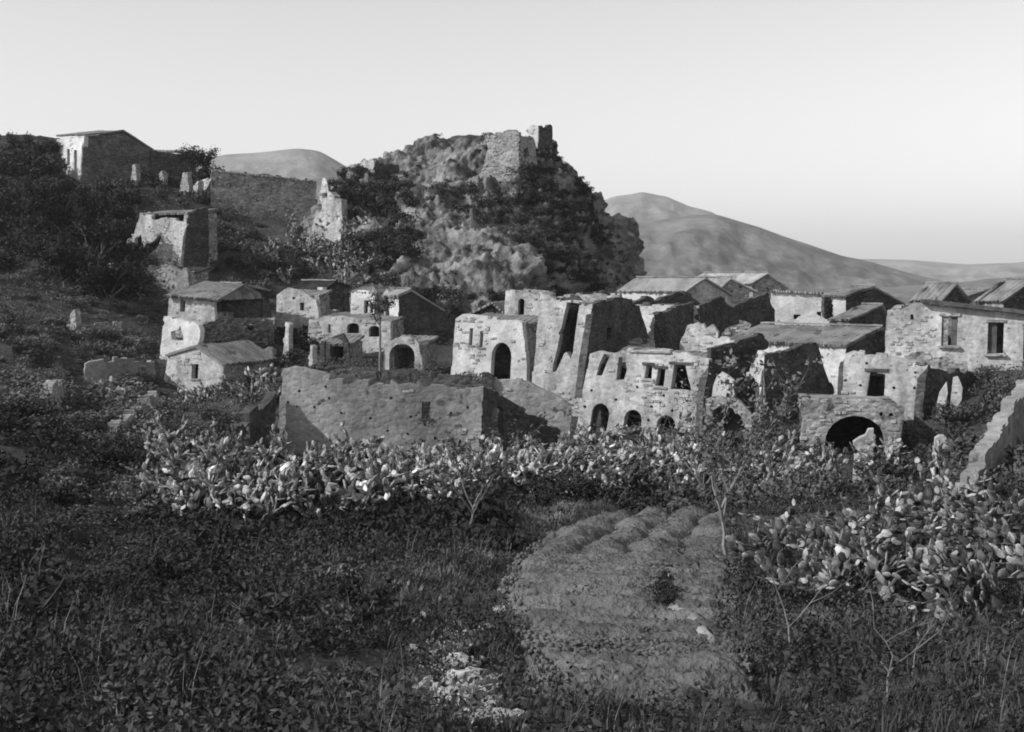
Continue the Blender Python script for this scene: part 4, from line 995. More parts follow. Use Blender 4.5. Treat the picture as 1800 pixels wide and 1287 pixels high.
# left hedge
r5 = random.Random(5)
HL, HG = 'prickly pear in the bright hedge below the long grey ruin', 'prickly pears in the hedge below the long grey ruin'
for k in range(17):
    px = 285 + (k // 2) * 68 + (k % 2) * 30 + r5.uniform(-14, 14); d = 45.5 + r5.uniform(-1.8, 2.5) + (2.0 if px > 650 else 0)
    pear(px, d, r5.uniform(2.6, 3.6), HL, HG, True, 100)
for k in range(16):
    px = 300 + (k // 3) * 108 + (k % 3) * 26 + r5.uniform(-12, 12)
    pear(px, 51 + r5.uniform(-1.5, 2), r5.uniform(3.2, 4.3), HL, HG, False, 135)
for k in range(14):
    px = 300 + k * 42 + r5.uniform(-16, 16)
    pear(px, 57 + r5.uniform(-1.5, 2.5), r5.uniform(3.0, 4.2), HL, HG, False, 120)
HL, HG = 'prickly pear in the hedge right below the three arches', 'prickly pears in the hedge below the three arches'
for k in range(14):
    px = 850 + k * 29 + r5.uniform(-12, 12)
    pear(px, 52.5 + r5.uniform(-2, 2), r5.uniform(2.8, 3.7), HL, HG, True, 105)
for k in range(15):
    px = 850 + k * 28 + r5.uniform(-12, 12)
    pear(px, 59 + r5.uniform(-2, 3), r5.uniform(2.6, 3.6), HL, HG, False, 110)
for k in range(10):
    px = 1010 + k * 25 + r5.uniform(-10, 10)
    pear(px, 68 + r5.uniform(-1.5, 2), r5.uniform(1.5, 2.2), 'low prickly pear at the very foot of the three arches', 'prickly pears at the foot of the arches', False, 50)
for k in range(12):
    px = 1270 + k * 27 + r5.uniform(-12, 12)
    if 1480 < px < 1555: px -= 120
    pear(px, 54 + r5.uniform(-3, 4), r5.uniform(2.4, 3.4), 'prickly pear among the bushes before the wide arch', 'prickly pears before the wide arch', False, 95)
# right foreground clump, each one told apart
for (px, d, h, lab) in (
    (1425,30,1.7,'low prickly pear leftmost in the right foreground clump'),
    (1472,28.5,2.0,'second prickly pear from the left in the right foreground clump'),
    (1515,30.5,2.4,'prickly pear behind the left part of the right foreground clump'),
    (1545,27.5,2.3,'bushy prickly pear in the middle front of the right foreground clump'),
    (1580,31,3.0,'tall prickly pear in the middle of the right foreground clump'),
    (1625,33,3.1,'tall prickly pear just below the slim white gatepost'),
    (1650,28.5,2.7,'broad prickly pear right of the middle of the foreground clump'),
    (1700,31,2.9,'tall prickly pear below the foot of the ramp wall'),
    (1745,28.5,2.8,'big prickly pear beside the lower end of the ramp wall'),
    (1790,26.5,2.6,'prickly pear cut by the right margin of the picture'),
    (1500,25.5,1.5,'small prickly pear at the front left of the right foreground clump'),
    (1610,25,1.6,'small prickly pear above the bare pale shrub'),
    (1690,24,1.7,'small prickly pear low at the front right of the foreground clump'),
    (1760,22.5,1.5,'lowest prickly pear near the bottom right corner')):
    pear(px, d, h, lab, 'prickly pears in the right foreground clump', True, 140)
for (px, d, h, lab) in ((180,72,1.4,'leftmost small pale prickly pear beside the diagonal garden wall'),(205,74,1.6,'middle small pale prickly pear beside the diagonal garden wall'),(225,71,1.3,'small pale prickly pear nearest the diagonal garden wall'),
    (420,78,1.8,'pale prickly pear farthest left of the long grey ruin'),(445,79,2.0,'second pale prickly pear left of the long grey ruin'),(470,80,1.6,'third pale prickly pear left of the long grey ruin'),(488,78,1.5,'pale prickly pear touching the left end of the long grey ruin'),
    (760,84,1.6,'leftmost prickly pear in front of the white arch house'),(790,85,1.8,'middle prickly pear in front of the white arch house'),(820,86,1.6,'prickly pear under the slit windows of the white arch house'),
    (350,84,1.2,'middle small prickly pear at the foot of the gabled cottage'),(375,85,1.3,'right small prickly pear at the foot of the gabled cottage'),(325,84,1.0,'left small prickly pear at the foot of the gabled cottage')):
    pear(px, d, h, lab, 'small prickly pears around the houses', False, 50)
_fr = R2[:, :186].reshape(-1, 3); _q = _fr - np.array(list(EYE))
_zc = _q[:, 1] * cp - _q[:, 2] * sp; _sx = CX + F * _q[:, 0] / _zc; _sy = CY - F * (_q[:, 1] * sp + _q[:, 2] * cp) / _zc
for k in range(30):
    px, py = r5.uniform(448, 640), r5.uniform(402, 505)
    near = np.where((np.abs(_sx - px) < 7) & (np.abs(_sy - py) < 7))[0]
    g = ground_hit(px, py); g = Vector((g.x, g.y, gz(g.x, g.y)))
    if len(near):
        v_ = Vector(_fr[near[np.argmin(_fr[near, 1])]])
        if v_.y < g.y: g = v_
    pear(px, 120, r5.uniform(1.6, 2.6), 'pale prickly pear on the slope at the left foot of the crag', 'prickly pears at the left foot of the crag', False, 60, at_=g)

def leaf_cloud(seed, lobes, n, size, hollow=.55):
    r = np.random.default_rng(seed)
    lob = np.array(lobes); w = lob[:, 3] ** 2; pick = r.choice(len(lob), n, p=w / w.sum())
    dv = r.normal(size=(n, 3)); dv /= np.linalg.norm(dv, axis=1, keepdims=True)
    rad = (hollow + (1 - hollow) * r.random(n) ** .6)
    c = lob[pick, :3] + dv * (lob[pick, 3] * rad)[:, None] * np.array([1, 1, .85])
    c += r.normal(size=(n, 3)) * size * .5
    a = r.normal(size=(n, 3)); a /= np.linalg.norm(a, axis=1, keepdims=True)
    b = np.cross(a, dv + r.normal(size=(n, 3)) * .6); b /= np.linalg.norm(b, axis=1, keepdims=True) + 1e-9
    s = size * r.uniform(.6, 1.35, n)[:, None]
    v = np.stack([c - a * s, c + b * s * .45, c + a * s, c - b * s * .45], 1).reshape(-1, 3)
    f = np.arange(n * 4).reshape(-1, 4)
    return v, f
def np_mesh(name, v, f, m):
    me = bpy.data.meshes.new(name); fa = np.asarray(f, np.int32)
    me.vertices.add(len(v)); me.vertices.foreach_set('co', np.asarray(v, np.float32).ravel())
    me.loops.add(fa.size); me.loops.foreach_set('vertex_index', fa.ravel())
    me.polygons.add(len(fa)); me.polygons.foreach_set('loop_start', np.arange(0, fa.size, fa.shape[1], dtype=np.int32))
    me.update(calc_edges=True); me.materials.append(m); return me
def tube(path, radii, sides=5):
    v, f = [], []
    for i, p in enumerate(path):
        d = (path[min(i + 1, len(path) - 1)] - path[max(i - 1, 0)]).normalized()
        x = d.orthogonal().normalized(); y = d.cross(x)
        for k in range(sides):
            a = 2 * math.pi * k / sides; v.append(p + (x * math.cos(a) + y * math.sin(a)) * radii[i])
    for i in range(len(path) - 1):
        for k in range(sides):
            a, b = i * sides + k, i * sides + (k + 1) % sides; f.append((a, b, b + sides, a + sides))
    return v, f
def branches(seed, height, r0, clear, levels, spread, lean=(0, 0), n0=5, crook=.25):
    r = random.Random(seed); V_, F_, tips = [], [], []
    def add(path, rad):
        v, f = tube(path, rad); b = len(V_); V_.extend([tuple(q) for q in v]); F_.extend([tuple(b + k for k in g) for g in f])
    def limb(p, d, L, rad, lv):
        path = [p]; n = 4
        for i in range(n):
            d = (d + Vector((r.uniform(-crook, crook), r.uniform(-crook, crook), r.uniform(-.05, .2)))).normalized(); path.append(path[-1] + d * L / n)
        add(path, [rad * (1 - .7 * i / n) for i in range(n + 1)])
        tips.append(path[-1]); tips.append(path[2])
        if lv > 0:
            for c in range(r.randint(2, 3)):
                q = path[r.randint(2, n)]; e = (d + Vector((r.uniform(-1, 1), r.uniform(-1, 1), r.uniform(-.3, .7))) * .8).normalized()
                limb(q, e, L * r.uniform(.5, .75), rad * .45, lv - 1)
    trunk = [Vector((0, 0, -.2))]; nseg = 6
    for i in range(nseg):
        f = (i + 1) / nseg
        trunk.append(Vector((lean[0] * f + r.uniform(-.03, .03) * height * .3, lean[1] * f + r.uniform(-.03, .03) * height * .3, height * clear * f)))
    add(trunk, [r0 * (1 - .45 * i / nseg) for i in range(nseg + 1)])
    for k in range(n0):
        a = 2 * math.pi * (k + r.uniform(-.3, .3)) / n0; e = Vector((math.cos(a) * spread, math.sin(a) * spread, 1)).normalized()
        limb(trunk[-1] if k < 3 else trunk[-2], e, height * (1 - clear) * r.uniform(.7, 1.0), r0 * .5, levels)
    return V_, F_, tips
# shrub variants
SHRUBS = []
for s_ in range(6):
    r = random.Random(100 + s_)
    lob = [(0, 0, .45, .5)] + [(r.uniform(-.55, .55), r.uniform(-.55, .55), r.uniform(.25, .85), r.uniform(.22, .45)) for _ in range(7)]
    v, f = leaf_cloud(s_, lob, 620, .085, .45)
    V_, F_, _ = branches(s_ + 50, 0.9, .04, .15, 1, .9)
    v2, f2 = leaf_cloud(s_ + 40, lob, 330, .10, .4)
    v3, f3 = leaf_cloud(s_ + 60, lob, 520, .055, .3)
    SHRUBS.append((v, f, V_, F_, v2, f2, v3, f3))
_SH = {}
def shrub(loc, size, m, label, group, sq=1.0):
    k = RNG.randint(0, 5); key = (k, m)
    if key not in _SH:
        v, f, V_, F_ = SHRUBS[k][:4]
        me2 = bpy.data.meshes.new('stems'); me2.from_pydata(V_, [], F_); me2.materials.append(M['bark'])
        _SH[key] = (np_mesh('foliage', v, f, M[m]), me2)
    t = thing('shrub', label, 'shrub', loc, group, RNG.uniform(0, 6.28)); t.scale = (size, size, size * sq)
    for nme, me in zip(('foliage', 'stems'), _SH[key]): link(bpy.data.objects.new(nme, me), t)
    return t
def shrub_mass(name, items, m, label, fine=False):
    """a thicket nobody could count: many shrubs in one object"""
    VV, FF, b0 = [], [], 0
    for loc, size, sq in items:
        v, f = SHRUBS[RNG.randint(0, 5)][6:8] if fine else SHRUBS[RNG.randint(0, 5)][4:6]
        a = RNG.uniform(0, 6.28); c, sn = math.cos(a), math.sin(a)
        q = np.stack([v[:, 0] * c - v[:, 1] * sn, v[:, 0] * sn + v[:, 1] * c, v[:, 2] * sq], -1) * size + np.array(list(loc))
        VV.append(q); FF.append(f + b0); b0 += len(v)
    o = link(bpy.data.objects.new(name, np_mesh(name, np.concatenate(VV), np.concatenate(FF), M[m]))); return tag(o, label, kind='stuff')
# on the crag
cand = R2[6:-6, :186].reshape(-1, 3); cn = Nn[6:-6, :186].reshape(-1, 3)
sel = NPR.permutation(len(cand))
def proj(p):
    q = Vector(p) - EYE; zc = q.y * cp - q.z * sp; yc = q.y * sp + q.z * cp
    return CX + F * q.x / zc, CY - F * yc / zc
placed = []; mass = [[], []]
for i in sel:
    p = Vector(cand[i]); px, py = proj(p)
    if not (540 < px < 1135 and 225 < py < 560): continue
    if any((p - q).length < 0.5 for q in placed[-400:]): continue
    pale = (730 < px < 910 and 390 < py < 520) or (745 < px < 905 and 255 < py < 335) or (660 < px < 760 and 265 < py < 320)
    if pale and RNG.random() < .80: continue
    cl = noise.noise(p * .22 + Vector((3, 7, 2))) + .4 * noise.noise(p * .6)
    if cl < (-.36 if px > 925 else -.05 if 600 < px < 745 and py > 320 else .02): continue
    if px > 925: s_ = RNG.uniform(.6, 1.2) * (.6 if px > 1060 else 1)
    elif 600 < px < 740 and 330 < py < 500: s_ = RNG.uniform(.9, 1.7)
    else: s_ = RNG.uniform(.6, 1.4)
    if pale: s_ *= .7
    if py < 300: s_ *= .6
    placed.append(p)
    dark = RNG.random() < (.92 if px > 930 or (600 < px < 740) else .45)  # extra dark leaves right of the crag's corner stand in for its shade
    q = p - Vector(cn[i]) * .25
    if len([1 for _ in placed]) <= 90 and s_ > .8: shrub(q, s_, 'leafdark' if dark else 'leaf', 'dark scrub bush clinging to the crag', 'scrub bushes on the crag')
    else: mass[0 if dark else 1].append((q, s_, RNG.uniform(.7, 1.1)))
    if len(placed) >= 900: break
shrub_mass('crag_scrub', mass[0], 'leafdark', 'dark thicket covering the crag')
shrub_mass('crag_scrub', mass[1], 'leaf', 'paler low scrub covering the crag')
# left hillside and elsewhere
def patch(n, pxr, dr, size, m, label, group, sq=.8, seed=1, many=0, mlabel=None):
    r = random.Random(seed)
    def spot():
        while True:
            px, d = r.uniform(*pxr), r.uniform(*dr)
            if (1615 < px < 1700 and 36 < d < 54) or (1480 < px < 1560 and 46 < d < 62): continue   # keep the gatepost and pillar clear
            return px, d
    for _ in range(n):
        shrub(on_ground(*spot(), .1), r.uniform(*size), m, label, group, sq * r.uniform(.8, 1.2))
    if many:
        shrub_mass('thicket', [(on_ground(*spot(), .15), r.uniform(*size) * .9, sq * r.uniform(.7, 1.2)) for _ in range(many)], m, mlabel, dr[0] < 25)
patch(26, (-60, 250), (108, 146), (1.2, 2.6), 'leafdark', 'dark shrub on the steep slope below the hilltop house', 'shrubs below the hilltop house', .9, 1, 130, 'dark thicket on the steep slope below the hilltop house')
patch(20, (240, 470), (118, 146), (.9, 1.9), 'leaf', 'scrub bush around the hillside tower', 'bushes around the hillside tower', .9, 2, 70, 'scrub thicket around the hillside tower')
patch(20, (-60, 290), (62, 98), (.7, 1.7), 'leafmid', 'low bush on the slope left of the gabled cottage', 'bushes left of the gabled cottage', .7, 3, 110, 'low scrub thicket left of the gabled cottage')
patch(16, (380, 560), (82, 122), (.7, 1.6), 'leafdark', 'dark bush among the houses of the left cluster', 'bushes among the left houses', .9, 4, 50, 'dark thicket among the left houses')
patch(0, (-60, 330), (44, 64), (.6, 1.3), 'leafmid', '', '', .7, 35, 60, 'grey scrub left of the cactus hedge')
patch(0, (-60, 340), (42, 62), (.8, 1.7), 'leafdark', '', '', .7, 5, 60, 'dark thicket at the left end of the cactus hedge')
patch(0, (330, 860), (38.5, 45.5), (.7, 1.4), 'leafdark', '', '', .9, 6, 170, 'dark undergrowth in front of the left cactus hedge')
patch(0, (840, 1250), (47, 66), (.6, 1.3), 'leaf', '', '', .9, 16, 70, 'undergrowth between the cacti below the arches')
patch(0, (310, 850), (46, 55), (1.0, 1.9), 'leafdark', '', '', 1.1, 36, 34, 'dark bushes filling the gaps of the left cactus hedge')
patch(0, (860, 1250), (50, 58), (.9, 1.7), 'leafdark', '', '', 1.1, 37, 26, 'dark bushes filling the gaps of the cactus hedge below the arches')
patch(0, (-80, 300), (72, 118), (.5, 1.2), 'leafmid', '', '', .8, 38, 170, 'grey scrub scattered over the left slope')
patch(0, (1700, 1850), (38, 50), (.6, 1.3), 'leaf', '', '', .9, 39, 26, 'scrub growing along the ramp wall')
patch(0, (300, 850), (54, 65), (.6, 1.2), 'leafdark', '', '', .8, 17, 70, 'undergrowth at the foot of the long grey ruin')
patch(0, (-80, 105), (150, 157), (2.0, 3.2), 'leafdark', '', '', 1.0, 24, 60, 'dark thicket along the skyline left of the hilltop house')
patch(0, (240, 420), (146, 154), (.8, 1.5), 'leafdark', '', '', .9, 25, 40, 'dark thicket on the skyline right of the hilltop house')
patch(12, (945, 1075), (46.5, 49), (.9, 1.4), 'leafdark', 'dark round bush in the hollow behind the ploughed plot', 'dark bushes behind the ploughed plot', 1.0, 7)
patch(14, (1190, 1480), (45, 56), (.8, 1.6), 'leaf', 'leafy bush behind the sapling', 'leafy bushes behind the sapling', 1.0, 8, 50, 'leafy thicket behind the sapling')
patch(10, (1560, 1800), (46, 68), (.9, 1.8), 'leaf', 'bush on the bank below the right edge house', 'bushes below the right edge house', .9, 9, 30, 'scrub thicket on the bank below the right edge house')
patch(10, (1680, 1860), (70, 77), (.9, 1.6), 'leaf', 'leafy bush growing against the right edge house', 'bushes against the right edge house', 1.0, 10)
patch(0, (1370, 1830), (19.5, 36), (.4, .9), 'leafdark', '', '', .8, 11, 120, 'dark undergrowth between the right foreground cacti')
patch(8, (500, 860), (72, 90), (.6, 1.2), 'leaf', 'bush on the grassy mound behind the long grey ruin', 'bushes on the mound behind the long grey ruin', .6, 12, 40, 'low scrub on the mound behind the long grey ruin')
patch(8, (760, 960), (84, 100), (.5, 1.0), 'leaf', 'small bush around the white arch house', 'bushes around the white arch house', .9, 13)
patch(0, (-80, 290), (70, 112), (.5, 1.3), 'leafmid', '', '', .7, 26, 150, 'patchy scrub on the left hillside')
patch(0, (-80, 300), (56, 100), (.5, 1.2), 'leafdark', '', '', .7, 27, 50, 'dark patchy scrub on the left hillside')
patch(0, (260, 520), (63, 82), (.5, 1.1), 'leaf', '', '', .7, 21, 70, 'scrub on the terraces between the cottage and the long grey ruin')
patch(0, (1235, 1430), (58, 71), (.7, 1.5), 'leaf', '', '', 1.1, 22, 60, 'rank scrub below the dark ruined gable')
patch(0, (375, 570), (126, 141), (.6, 1.4), 'leaf', '', '', .9, 23, 90, 'scrub on the slope below the long terrace wall')
patch(0, (-100, 740), (14.5, 42), (.35, 1.0), 'leafdark', '', '', .7, 14, 330, 'dark low brambles over the left foreground')
patch(18, (-60, 640), (23, 40), (.7, 1.4), 'leafdark', 'dark leafy bush standing out of the left foreground weeds', 'bushes in the left foreground', .85, 31, 60, 'dark bushy growth in the left foreground')
patch(10, (-60, 700), (17, 34), (.4, .9), 'leaf', 'paler leafy weed clump in the left foreground', 'pale weed clumps in the left foreground', .9, 32)
patch(8, (1300, 1500), (19, 30), (.4, .8), 'leaf', 'leafy weed clump right of the ploughed plot', 'weed clumps right of the ploughed plot', .9, 33)
patch(0, (300, 880), (35, 42), (.7, 1.3), 'leafdark', '', '', .9, 34, 110, 'dark shaded growth spilling down before the left hedge')
patch(0, (1250, 1830), (15.5, 22), (.3, .6), 'leafdark', '', '', .7, 15, 40, 'dark low brambles over the right foreground')
# trees
def tree(name, label, loc, height, r0, clear, crown_n, leaf, m, spread=.9, levels=2, lean=(0, 0), seed=1, bark='bark', group=None, lob=.5, hollow=.1, n0=5, crook=.25):
    V_, F_, tips = branches(seed, height, r0, clear, levels, spread, lean, n0, crook)
    t = thing(name, label, 'tree', loc, group)
    me = bpy.data.meshes.new('trunk'); me.from_pydata(V_, [], F_); me.materials.append(M[bark]); link(bpy.data.objects.new('trunk', me), t)
    if crown_n:
        v, f = leaf_cloud(seed + 3, [(p.x, p.y, p.z, lob * random.Random(i).uniform(.6, 1.2)) for i, p in enumerate(tips)], crown_n, leaf, hollow)
        link(bpy.data.objects.new('crown', np_mesh('crown', v, f, M[m])), t)
    return t
for (px, d, h, lab) in ((85,128,3.4,'dark rounded tree leftmost on the slope under the hilltop house'),(130,122,3.9,'big dark tree in the middle of the slope under the hilltop house'),(175,119,3.6,'dark spreading tree right of the big tree on the left slope'),(205,128,3.2,'dark small tree just left of the hillside tower'),(115,108,3.2,'low dark tree at the foot of the left tree group'),(190,106,3.2,'dark tree above the left house with the broad roof')):
    tree('evergreen_tree', lab, on_ground(px, d, .3), h, .22, .22, 4500, .15, 'leafdark', .85, 2, seed=int(px), group='dark trees on the left slope', lob=.75)
for (px, d, h, lab) in ((50,157,2.8,'dark tree on the skyline at the far left'),(85,157,2.3,'dark tree on the skyline left of the hilltop house'),(350,152,2.6,'dark bushy tree on the skyline right of the hilltop house'),(385,150,2.0,'small dark tree where the hilltop meets the far mountain')):
    tree('skyline_tree', lab, on_ground(px, d), h, .15, .2, 2600, .14, 'leafdark', .9, 2, seed=int(px), lob=.7)
tree('sapling', 'young tree with a thin bare pale trunk at the edge of the ploughed plot', on_ground(1288, 33), 4.2, .075, .42, 1500, .075, 'leafpale', .75, 2, lean=(-.25, 0), seed=4, bark='barkpale', lob=.28)
tree('sapling', 'slender young tree leaning beside the left cactus hedge', on_ground(820, 38), 2.9, .05, .38, 800, .07, 'leaf', .8, 2, lean=(.2, 0), seed=9, bark='barkpale', lob=.28)
tree('slender_tree', 'slim dark trunk with a small crown rising before the white tower house', on_ground(668, 92), 5.2, .11, .74, 500, .11, 'leafdark', .8, 1, seed=21, lob=.28)
tree('bare_shrub', 'bare pale branching shrub at the bottom right corner', on_ground(1575, 18.2), 1.7, .026, .30, 0, 0, 'leaf', .55, 3, seed=31, bark='barkpale', n0=3, crook=.6)
tree('bare_shrub', 'leafless thin stem near the bottom right cacti', on_ground(1395, 21.5), 2.0, .03, .35, 0, 0, 'leaf', .6, 2, seed=33, bark='barkpale', n0=2, crook=.5)
tree('bare_shrub', 'bare twiggy sapling among the right hedge bushes', on_ground(1240, 49), 3.8, .05, .3, 350, .06, 'leafpale', .7, 2, seed=35, bark='barkpale')
# cypress between the pale walls
c_ = on_ground(1457, 108)
tp = Plane(1457, 560, 108, 0); 
t = thing('cypress', 'narrow dark cypress against the broad pale house wall', 'tree', Vector((tp.o.x, tp.o.y, min(c_.z, tp.o.z - .5))))
h_ = tp.hit(1457, 521).z - t.location.z
v, f = leaf_cloud(77, [(0, 0, h_ * (.35 + .6 * k / 8), .34 * (1 - (k / 8) ** 3 * .7)) for k in range(9)], 1300, .13, .3)
link(bpy.data.objects.new('crown', np_mesh('crown', v, f, M['leafdark'])), t)
vv, ff = tube([Vector((0, 0, -.3)), Vector((0, 0, h_ * .5)), Vector((0, 0, h_ * .9))], [.12, .08, .02])
me = bpy.data.meshes.new('trunk'); me.from_pydata([tuple(q) for q in vv], [], ff); me.materials.append(M['bark']); link(bpy.data.objects.new('trunk', me), t)

# grass and weeds
def scatter(name, tv, tf, pos, yaw, sc, m, label):
    n, k = len(pos), len(tv)
    c, s = np.cos(yaw), np.sin(yaw)
    X = tv[None, :, 0] * c[:, None] - tv[None, :, 1] * s[:, None]; Y = tv[None, :, 0] * s[:, None] + tv[None, :, 1] * c[:, None]
    P = np.stack([X, Y, np.broadcast_to(tv[None, :, 2], (n, k))], -1) * sc[:, None, None] + pos[:, None]
    f = (tf[None] + (np.arange(n) * k)[:, None, None]).reshape(-1, tf.shape[1])
    o = link(bpy.data.objects.new(name, np_mesh(name, P.reshape(-1, 3), f, m))); return tag(o, label, kind='stuff')
def fan_points(n, d0, d1, pxr, power=1.0):
    d = d0 + (d1 - d0) * NPR.random(n) ** power
    x = (NPR.uniform(*pxr, n) - CX) / F * d
    return x, d
def tuft(seed, nb, h, w, lean):
    r = np.random.default_rng(seed); v, f = [], []
    for i in range(nb):
        a = r.uniform(0, 6.28); L = h * r.uniform(.5, 1); l = lean * r.uniform(.3, 1)
        o = np.array([math.cos(a), math.sin(a), 0]); q = np.array([-o[1], o[0], 0]) * w * r.uniform(.6, 1.3); b0 = o * r.uniform(0, .1)
        b = len(v); v += [b0 - q, b0 + q, b0 + o * l * .4 * L + np.array([0, 0, L * .6]) + q * .7, b0 + o * l * .4 * L + np.array([0, 0, L * .6]) - q * .7, b0 + o * l * L + np.array([0, 0, L * .95])]
        f += [(b, b + 1, b + 2), (b, b + 2, b + 3), (b + 3, b + 2, b + 4)]
    return np.array(v), np.array(f)
def weed(seed, n, h, r_, ls=.05):
    v, f = leaf_cloud(seed, [(0, 0, h * .4, r_), (r_ * .5, 0, h * .6, r_ * .7), (-r_ * .4, r_ * .4, h * .5, r_ * .6)], n, ls, .1); return v, f
def area(n, d0, d1, pxr, power=1.0, clump=0.0, off_field=True):
    x, d = fan_points(n, d0, d1, pxr, power)
    ok = np.ones(n, bool)
    if off_field: ok &= ~in_poly(x, d, fpoly) | (NPR.random(n) < .012)
    if clump: ok &= (fbm(x * .35, d * .35, 3, 2) + NPR.normal(size=n) * .15) > clump
    x, d = x[ok], d[ok]; z = ground_z(x, d)
    return np.stack([x, d, z], -1)
tv, tf = tuft(1, 11, .34, .008, .9)
p = area(24000, 14, 48, (-150, 1950), 1.0, .04)
scatter('grass', tv, tf, p, NPR.uniform(0, 6.28, len(p)), NPR.uniform(.4, 1.5, len(p)), M['grass'], 'dry grass tufts over the near ground')
p = area(9000, 14, 46, (-150, 1950), 1.0, .10)
scatter('weeds', *weed(15, 34, .55, .32, .034), p, NPR.uniform(0, 6.28, len(p)), NPR.uniform(.5, 2.0, len(p)), M['weed'], 'larger leafy weeds over the near ground')
p = area(10000, 14, 46, (-150, 1950), 1.0, -.05)
scatter('weeds', *weed(5, 26, .22, .20, .028), p, NPR.uniform(0, 6.28, len(p)), NPR.uniform(.5, 1.5, len(p)), M['weed'], 'small leafy weeds over the near ground')
p = area(5000, 16, 85, (1850, 2700), 1.0, -.1)
scatter('ground_scrub', *weed(28, 24, .35, .34, .05), p, NPR.uniform(0, 6.28, len(p)), NPR.uniform(.6, 1.8, len(p)), M['weed'], 'low scrub on the slope beyond the right margin')
p = area(4000, 16, 85, (-900, -100), 1.0, -.1)
scatter('ground_scrub', *weed(29, 24, .35, .34, .05), p, NPR.uniform(0, 6.28, len(p)), NPR.uniform(.6, 1.8, len(p)), M['weed'], 'low scrub on the slope beyond the left margin')
tv, tf = tuft(7, 5, 1.0, .006, .45)
p = area(900, 14, 40, (-150, 1950), 1.0, .08)
scatter('dry_stalks', tv, tf, p, NPR.uniform(0, 6.28, len(p)), NPR.uniform(.5, 1.3, len(p)), M['barkpale'], 'thin dry stalks standing over the near ground')
wv, wf = weed(8, 22, .45, .42); 
p = area(15000, 46, 150, (-150, 1250), .8, -.05)
scatter('ground_scrub', wv * 1.0, wf, p, NPR.uniform(0, 6.28, len(p)), NPR.uniform(.7, 1.9, len(p)), M['leafmid'], 'low scrub over the hillside and around the houses')
p = area(2500, 60, 80, (1250, 1900), 1, -.05)
scatter('ground_scrub', wv, wf, p, NPR.uniform(0, 6.28, len(p)), NPR.uniform(.5, 1.3, len(p)), M['weed'], 'low scrub around the right hand houses')
bm = bmesh.new(); bmesh.ops.create_icosphere(bm, subdivisions=1, radius=.5)
cr = random.Random(2)
for v in bm.verts: v.co *= cr.uniform(.65, 1.2)
cv_ = np.array([list(v.co) for v in bm.verts]); cf_ = np.array([[v.index for v in f.verts] for f in bm.faces]); bm.free()
x, d = fan_points(26000, 19.5, 43, (850, 1340)); ok = in_poly(x, d, fpoly) & ((fbm(x * 1.1, d * 2.2, 3, 1) + NPR.normal(size=len(x)) * .12) > .0); x, d = x[ok], d[ok]
p = np.stack([x, d, ground_z(x, d, False) + .10 * fbm(x * .3, d * .3, 2) + .38 + .08 * NPR.random(len(x))], -1)
scatter('earth_clods', cv_, cf_, p, NPR.uniform(0, 6.28, len(p)), NPR.uniform(.04, .14, len(p)) , M['field'], 'clods of turned earth on the ploughed plot')
tv, tf = tuft(4, 7, .16, .010, .8)
x, d = fan_points(16000, 20, 43, (850, 1330)); ok = in_poly(x, d, fpoly) & (((fbm(x * .8, d * .8, 3, 1) > .12) & (NPR.random(len(x)) < .5)) | ((np.abs(np.sin(furrow_phase(x, d) * math.pi / .78)) < .28) & (fbm(x * .5, d * 1.1, 2, 3) > -.05))); x, d = x[ok], d[ok]  # tufts along the troughs stand for the furrows' dark shade lines
p = np.stack([x, d, ground_z(x, d, False) + .33], -1)
scatter('furrow_shade_weeds', tv, tf, p, NPR.uniform(0, 6.28, len(p)), NPR.uniform(.6, 1.4, len(p)), M['grass'], 'sparse weeds and tufts added as the shade of the furrows')

L0, L1 = ground_hit(1150, 985), ground_hit(1172, 1105)
tt = NPR.random(420); p = np.stack([L0.x + (L1.x - L0.x) * tt + NPR.normal(size=420) * .12, L0.y + (L1.y - L0.y) * tt, tt * 0], -1)
p[:, 2] = ground_z(p[:, 0], p[:, 1], False) + .48
scatter('furrow_shade_weeds', *weed(25, 14, .12, .10, .03), p, NPR.uniform(0, 6.28, 420), NPR.uniform(.6, 1.3, 420), M['leafdark'], 'dark strip of weeds standing in for a ditch down the ploughed plot')  # dark weeds added as a stand-in for the dark ditch line
B = [ground_hit(*q) for q in ((720,1060),(790,1000),(870,955),(960,925),(1090,905))]
kk = NPR.random(900) * (len(B) - 1.001); ki = kk.astype(int); kf = kk - ki
Bx = np.array([b.x for b in B]); By = np.array([b.y for b in B])
px_ = Bx[ki] * (1 - kf) + Bx[ki + 1] * kf + NPR.normal(size=900) * .55; py_ = By[ki] * (1 - kf) + By[ki + 1] * kf + NPR.normal(size=900) * .8
ok = ~in_poly(px_, py_, fpoly); px_, py_ = px_[ok], py_[ok]
p = np.stack([px_, py_, ground_z(px_, py_)], -1)
scatter('bank_grass', *tuft(17, 12, .30, .011, 1.0), p, NPR.uniform(0, 6.28, len(p)), NPR.uniform(.6, 1.5, len(p)), M['leafpale'], 'paler grass along the bank beside the ploughed plot')
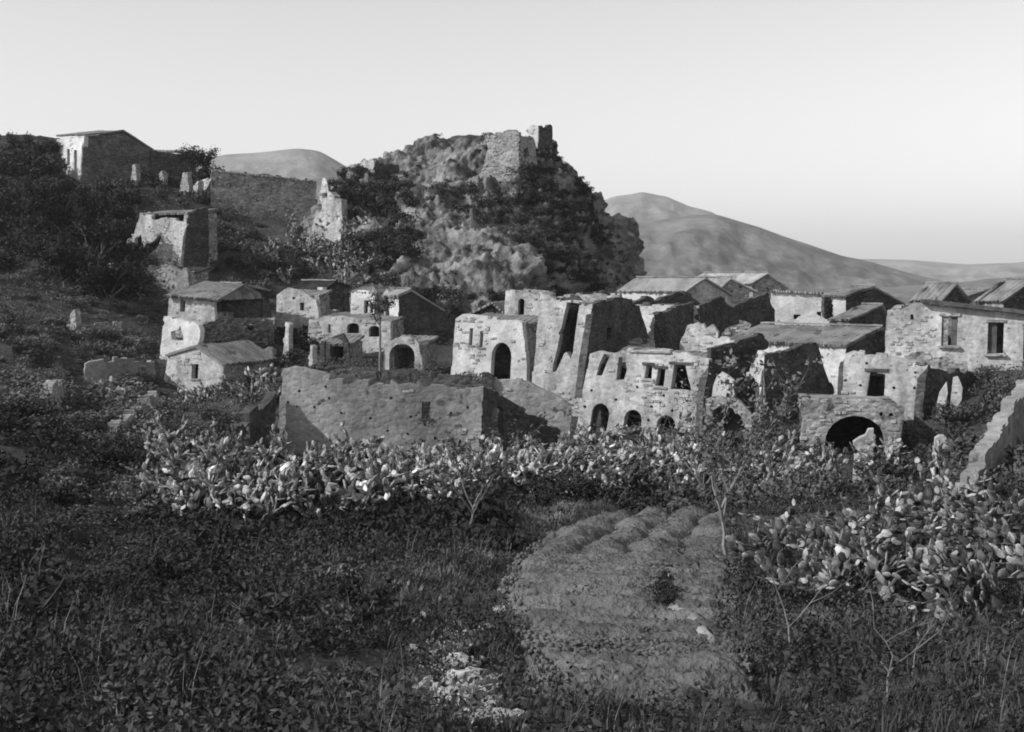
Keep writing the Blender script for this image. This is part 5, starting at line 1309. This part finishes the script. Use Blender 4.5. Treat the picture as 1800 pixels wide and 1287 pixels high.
# ------------------------------------------------------------------ stones
def stone_mesh(seed):
    r = random.Random(seed); bm = bmesh.new(); bmesh.ops.create_icosphere(bm, subdivisions=1, radius=.5)
    for v in bm.verts: v.co *= r.uniform(.7, 1.15); v.co.z *= .75
    me = bpy.data.meshes.new('stone'); bm.to_mesh(me); bm.free(); me.materials.append(M['rubble']); return me
ST = [stone_mesh(i) for i in range(5)]
def stones(name, label, pxpts, n, spread, size):
    P = [ground_hit(*q) for q in pxpts]
    t = thing(name, label, 'rubble', (P[0].x, P[0].y, gz(P[0].x, P[0].y)))
    for i in range(n):
        k = RNG.random() * (len(P) - 1); a = int(k); q = P[a].lerp(P[a + 1], k - a)
        x, y = q.x + RNG.gauss(0, spread), q.y + RNG.gauss(0, spread); s = RNG.uniform(*size)
        o = bpy.data.objects.new('stone', RNG.choice(ST)); link(o, t)
        o.location = Vector((x, y, gz(x, y) + s * .2)) - t.location; o.scale = (s, s * RNG.uniform(.7, 1.2), s * RNG.uniform(.6, 1)); o.rotation_euler = (RNG.uniform(-.3, .3), RNG.uniform(-.3, .3), RNG.uniform(0, 6.3))
stones('rubble_bank', 'pale stony bank left of the ploughed plot', [(790,1120),(800,1165),(820,1210),(850,1290)], 240, .26, (.12, .50))
stones('lit_rim_stones', 'line of pale stones added as the sunlit rim on the left edge of the ploughed plot', [(905,1140),(886,1090),(884,1055),(900,1018),(930,985),(980,955)], 110, .12, (.08, .26))  # pale stones added to stand for the plot's sunlit rim
stones('rubble_heap', 'pale stones lying below the right foreground cacti', [(1440,1085),(1475,1095),(1500,1105)], 14, .35, (.12, .35))
stones('rubble_heap', 'fallen stones at the foot of the three arches', [(1030,782),(1130,785),(1220,782)], 60, .6, (.2, .6))
stones('rubble_heap', 'fallen stones at the foot of the long grey ruin', [(560,815),(700,815),(840,808)], 40, .6, (.2, .5))

# ------------------------------------------------------------------ haze
x0, x1, y0, y1, zl, zh = -6500, 6500, -500, 9500, -60, 260
hz = mesh_obj('haze', [(x0, y0, zl), (x1, y0, zl), (x1, y1, zl), (x0, y1, zl), (x0, y0, zh), (x1, y0, zh), (x1, y1, zh), (x0, y1, zh)], [(3, 2, 1, 0), (4, 5, 6, 7), (0, 1, 5, 4), (1, 2, 6, 5), (2, 3, 7, 6), (3, 0, 4, 7)], M['soil'])
mv = bpy.data.materials.new('haze'); mv.use_nodes = True; n = mv.node_tree; n.nodes.clear()
pv = n.nodes.new('ShaderNodeVolumePrincipled'); pv.inputs['Color'].default_value = (.95, .95, .95, 1); pv.inputs['Density'].default_value = 0.00012; pv.inputs['Anisotropy'].default_value = 0.2
mo = n.nodes.new('ShaderNodeOutputMaterial'); n.links.new(pv.outputs[0], mo.inputs['Volume'])
hz.data.materials.clear(); hz.data.materials.append(mv); tag(hz, 'thin pale haze filling the valley air', kind='stuff')
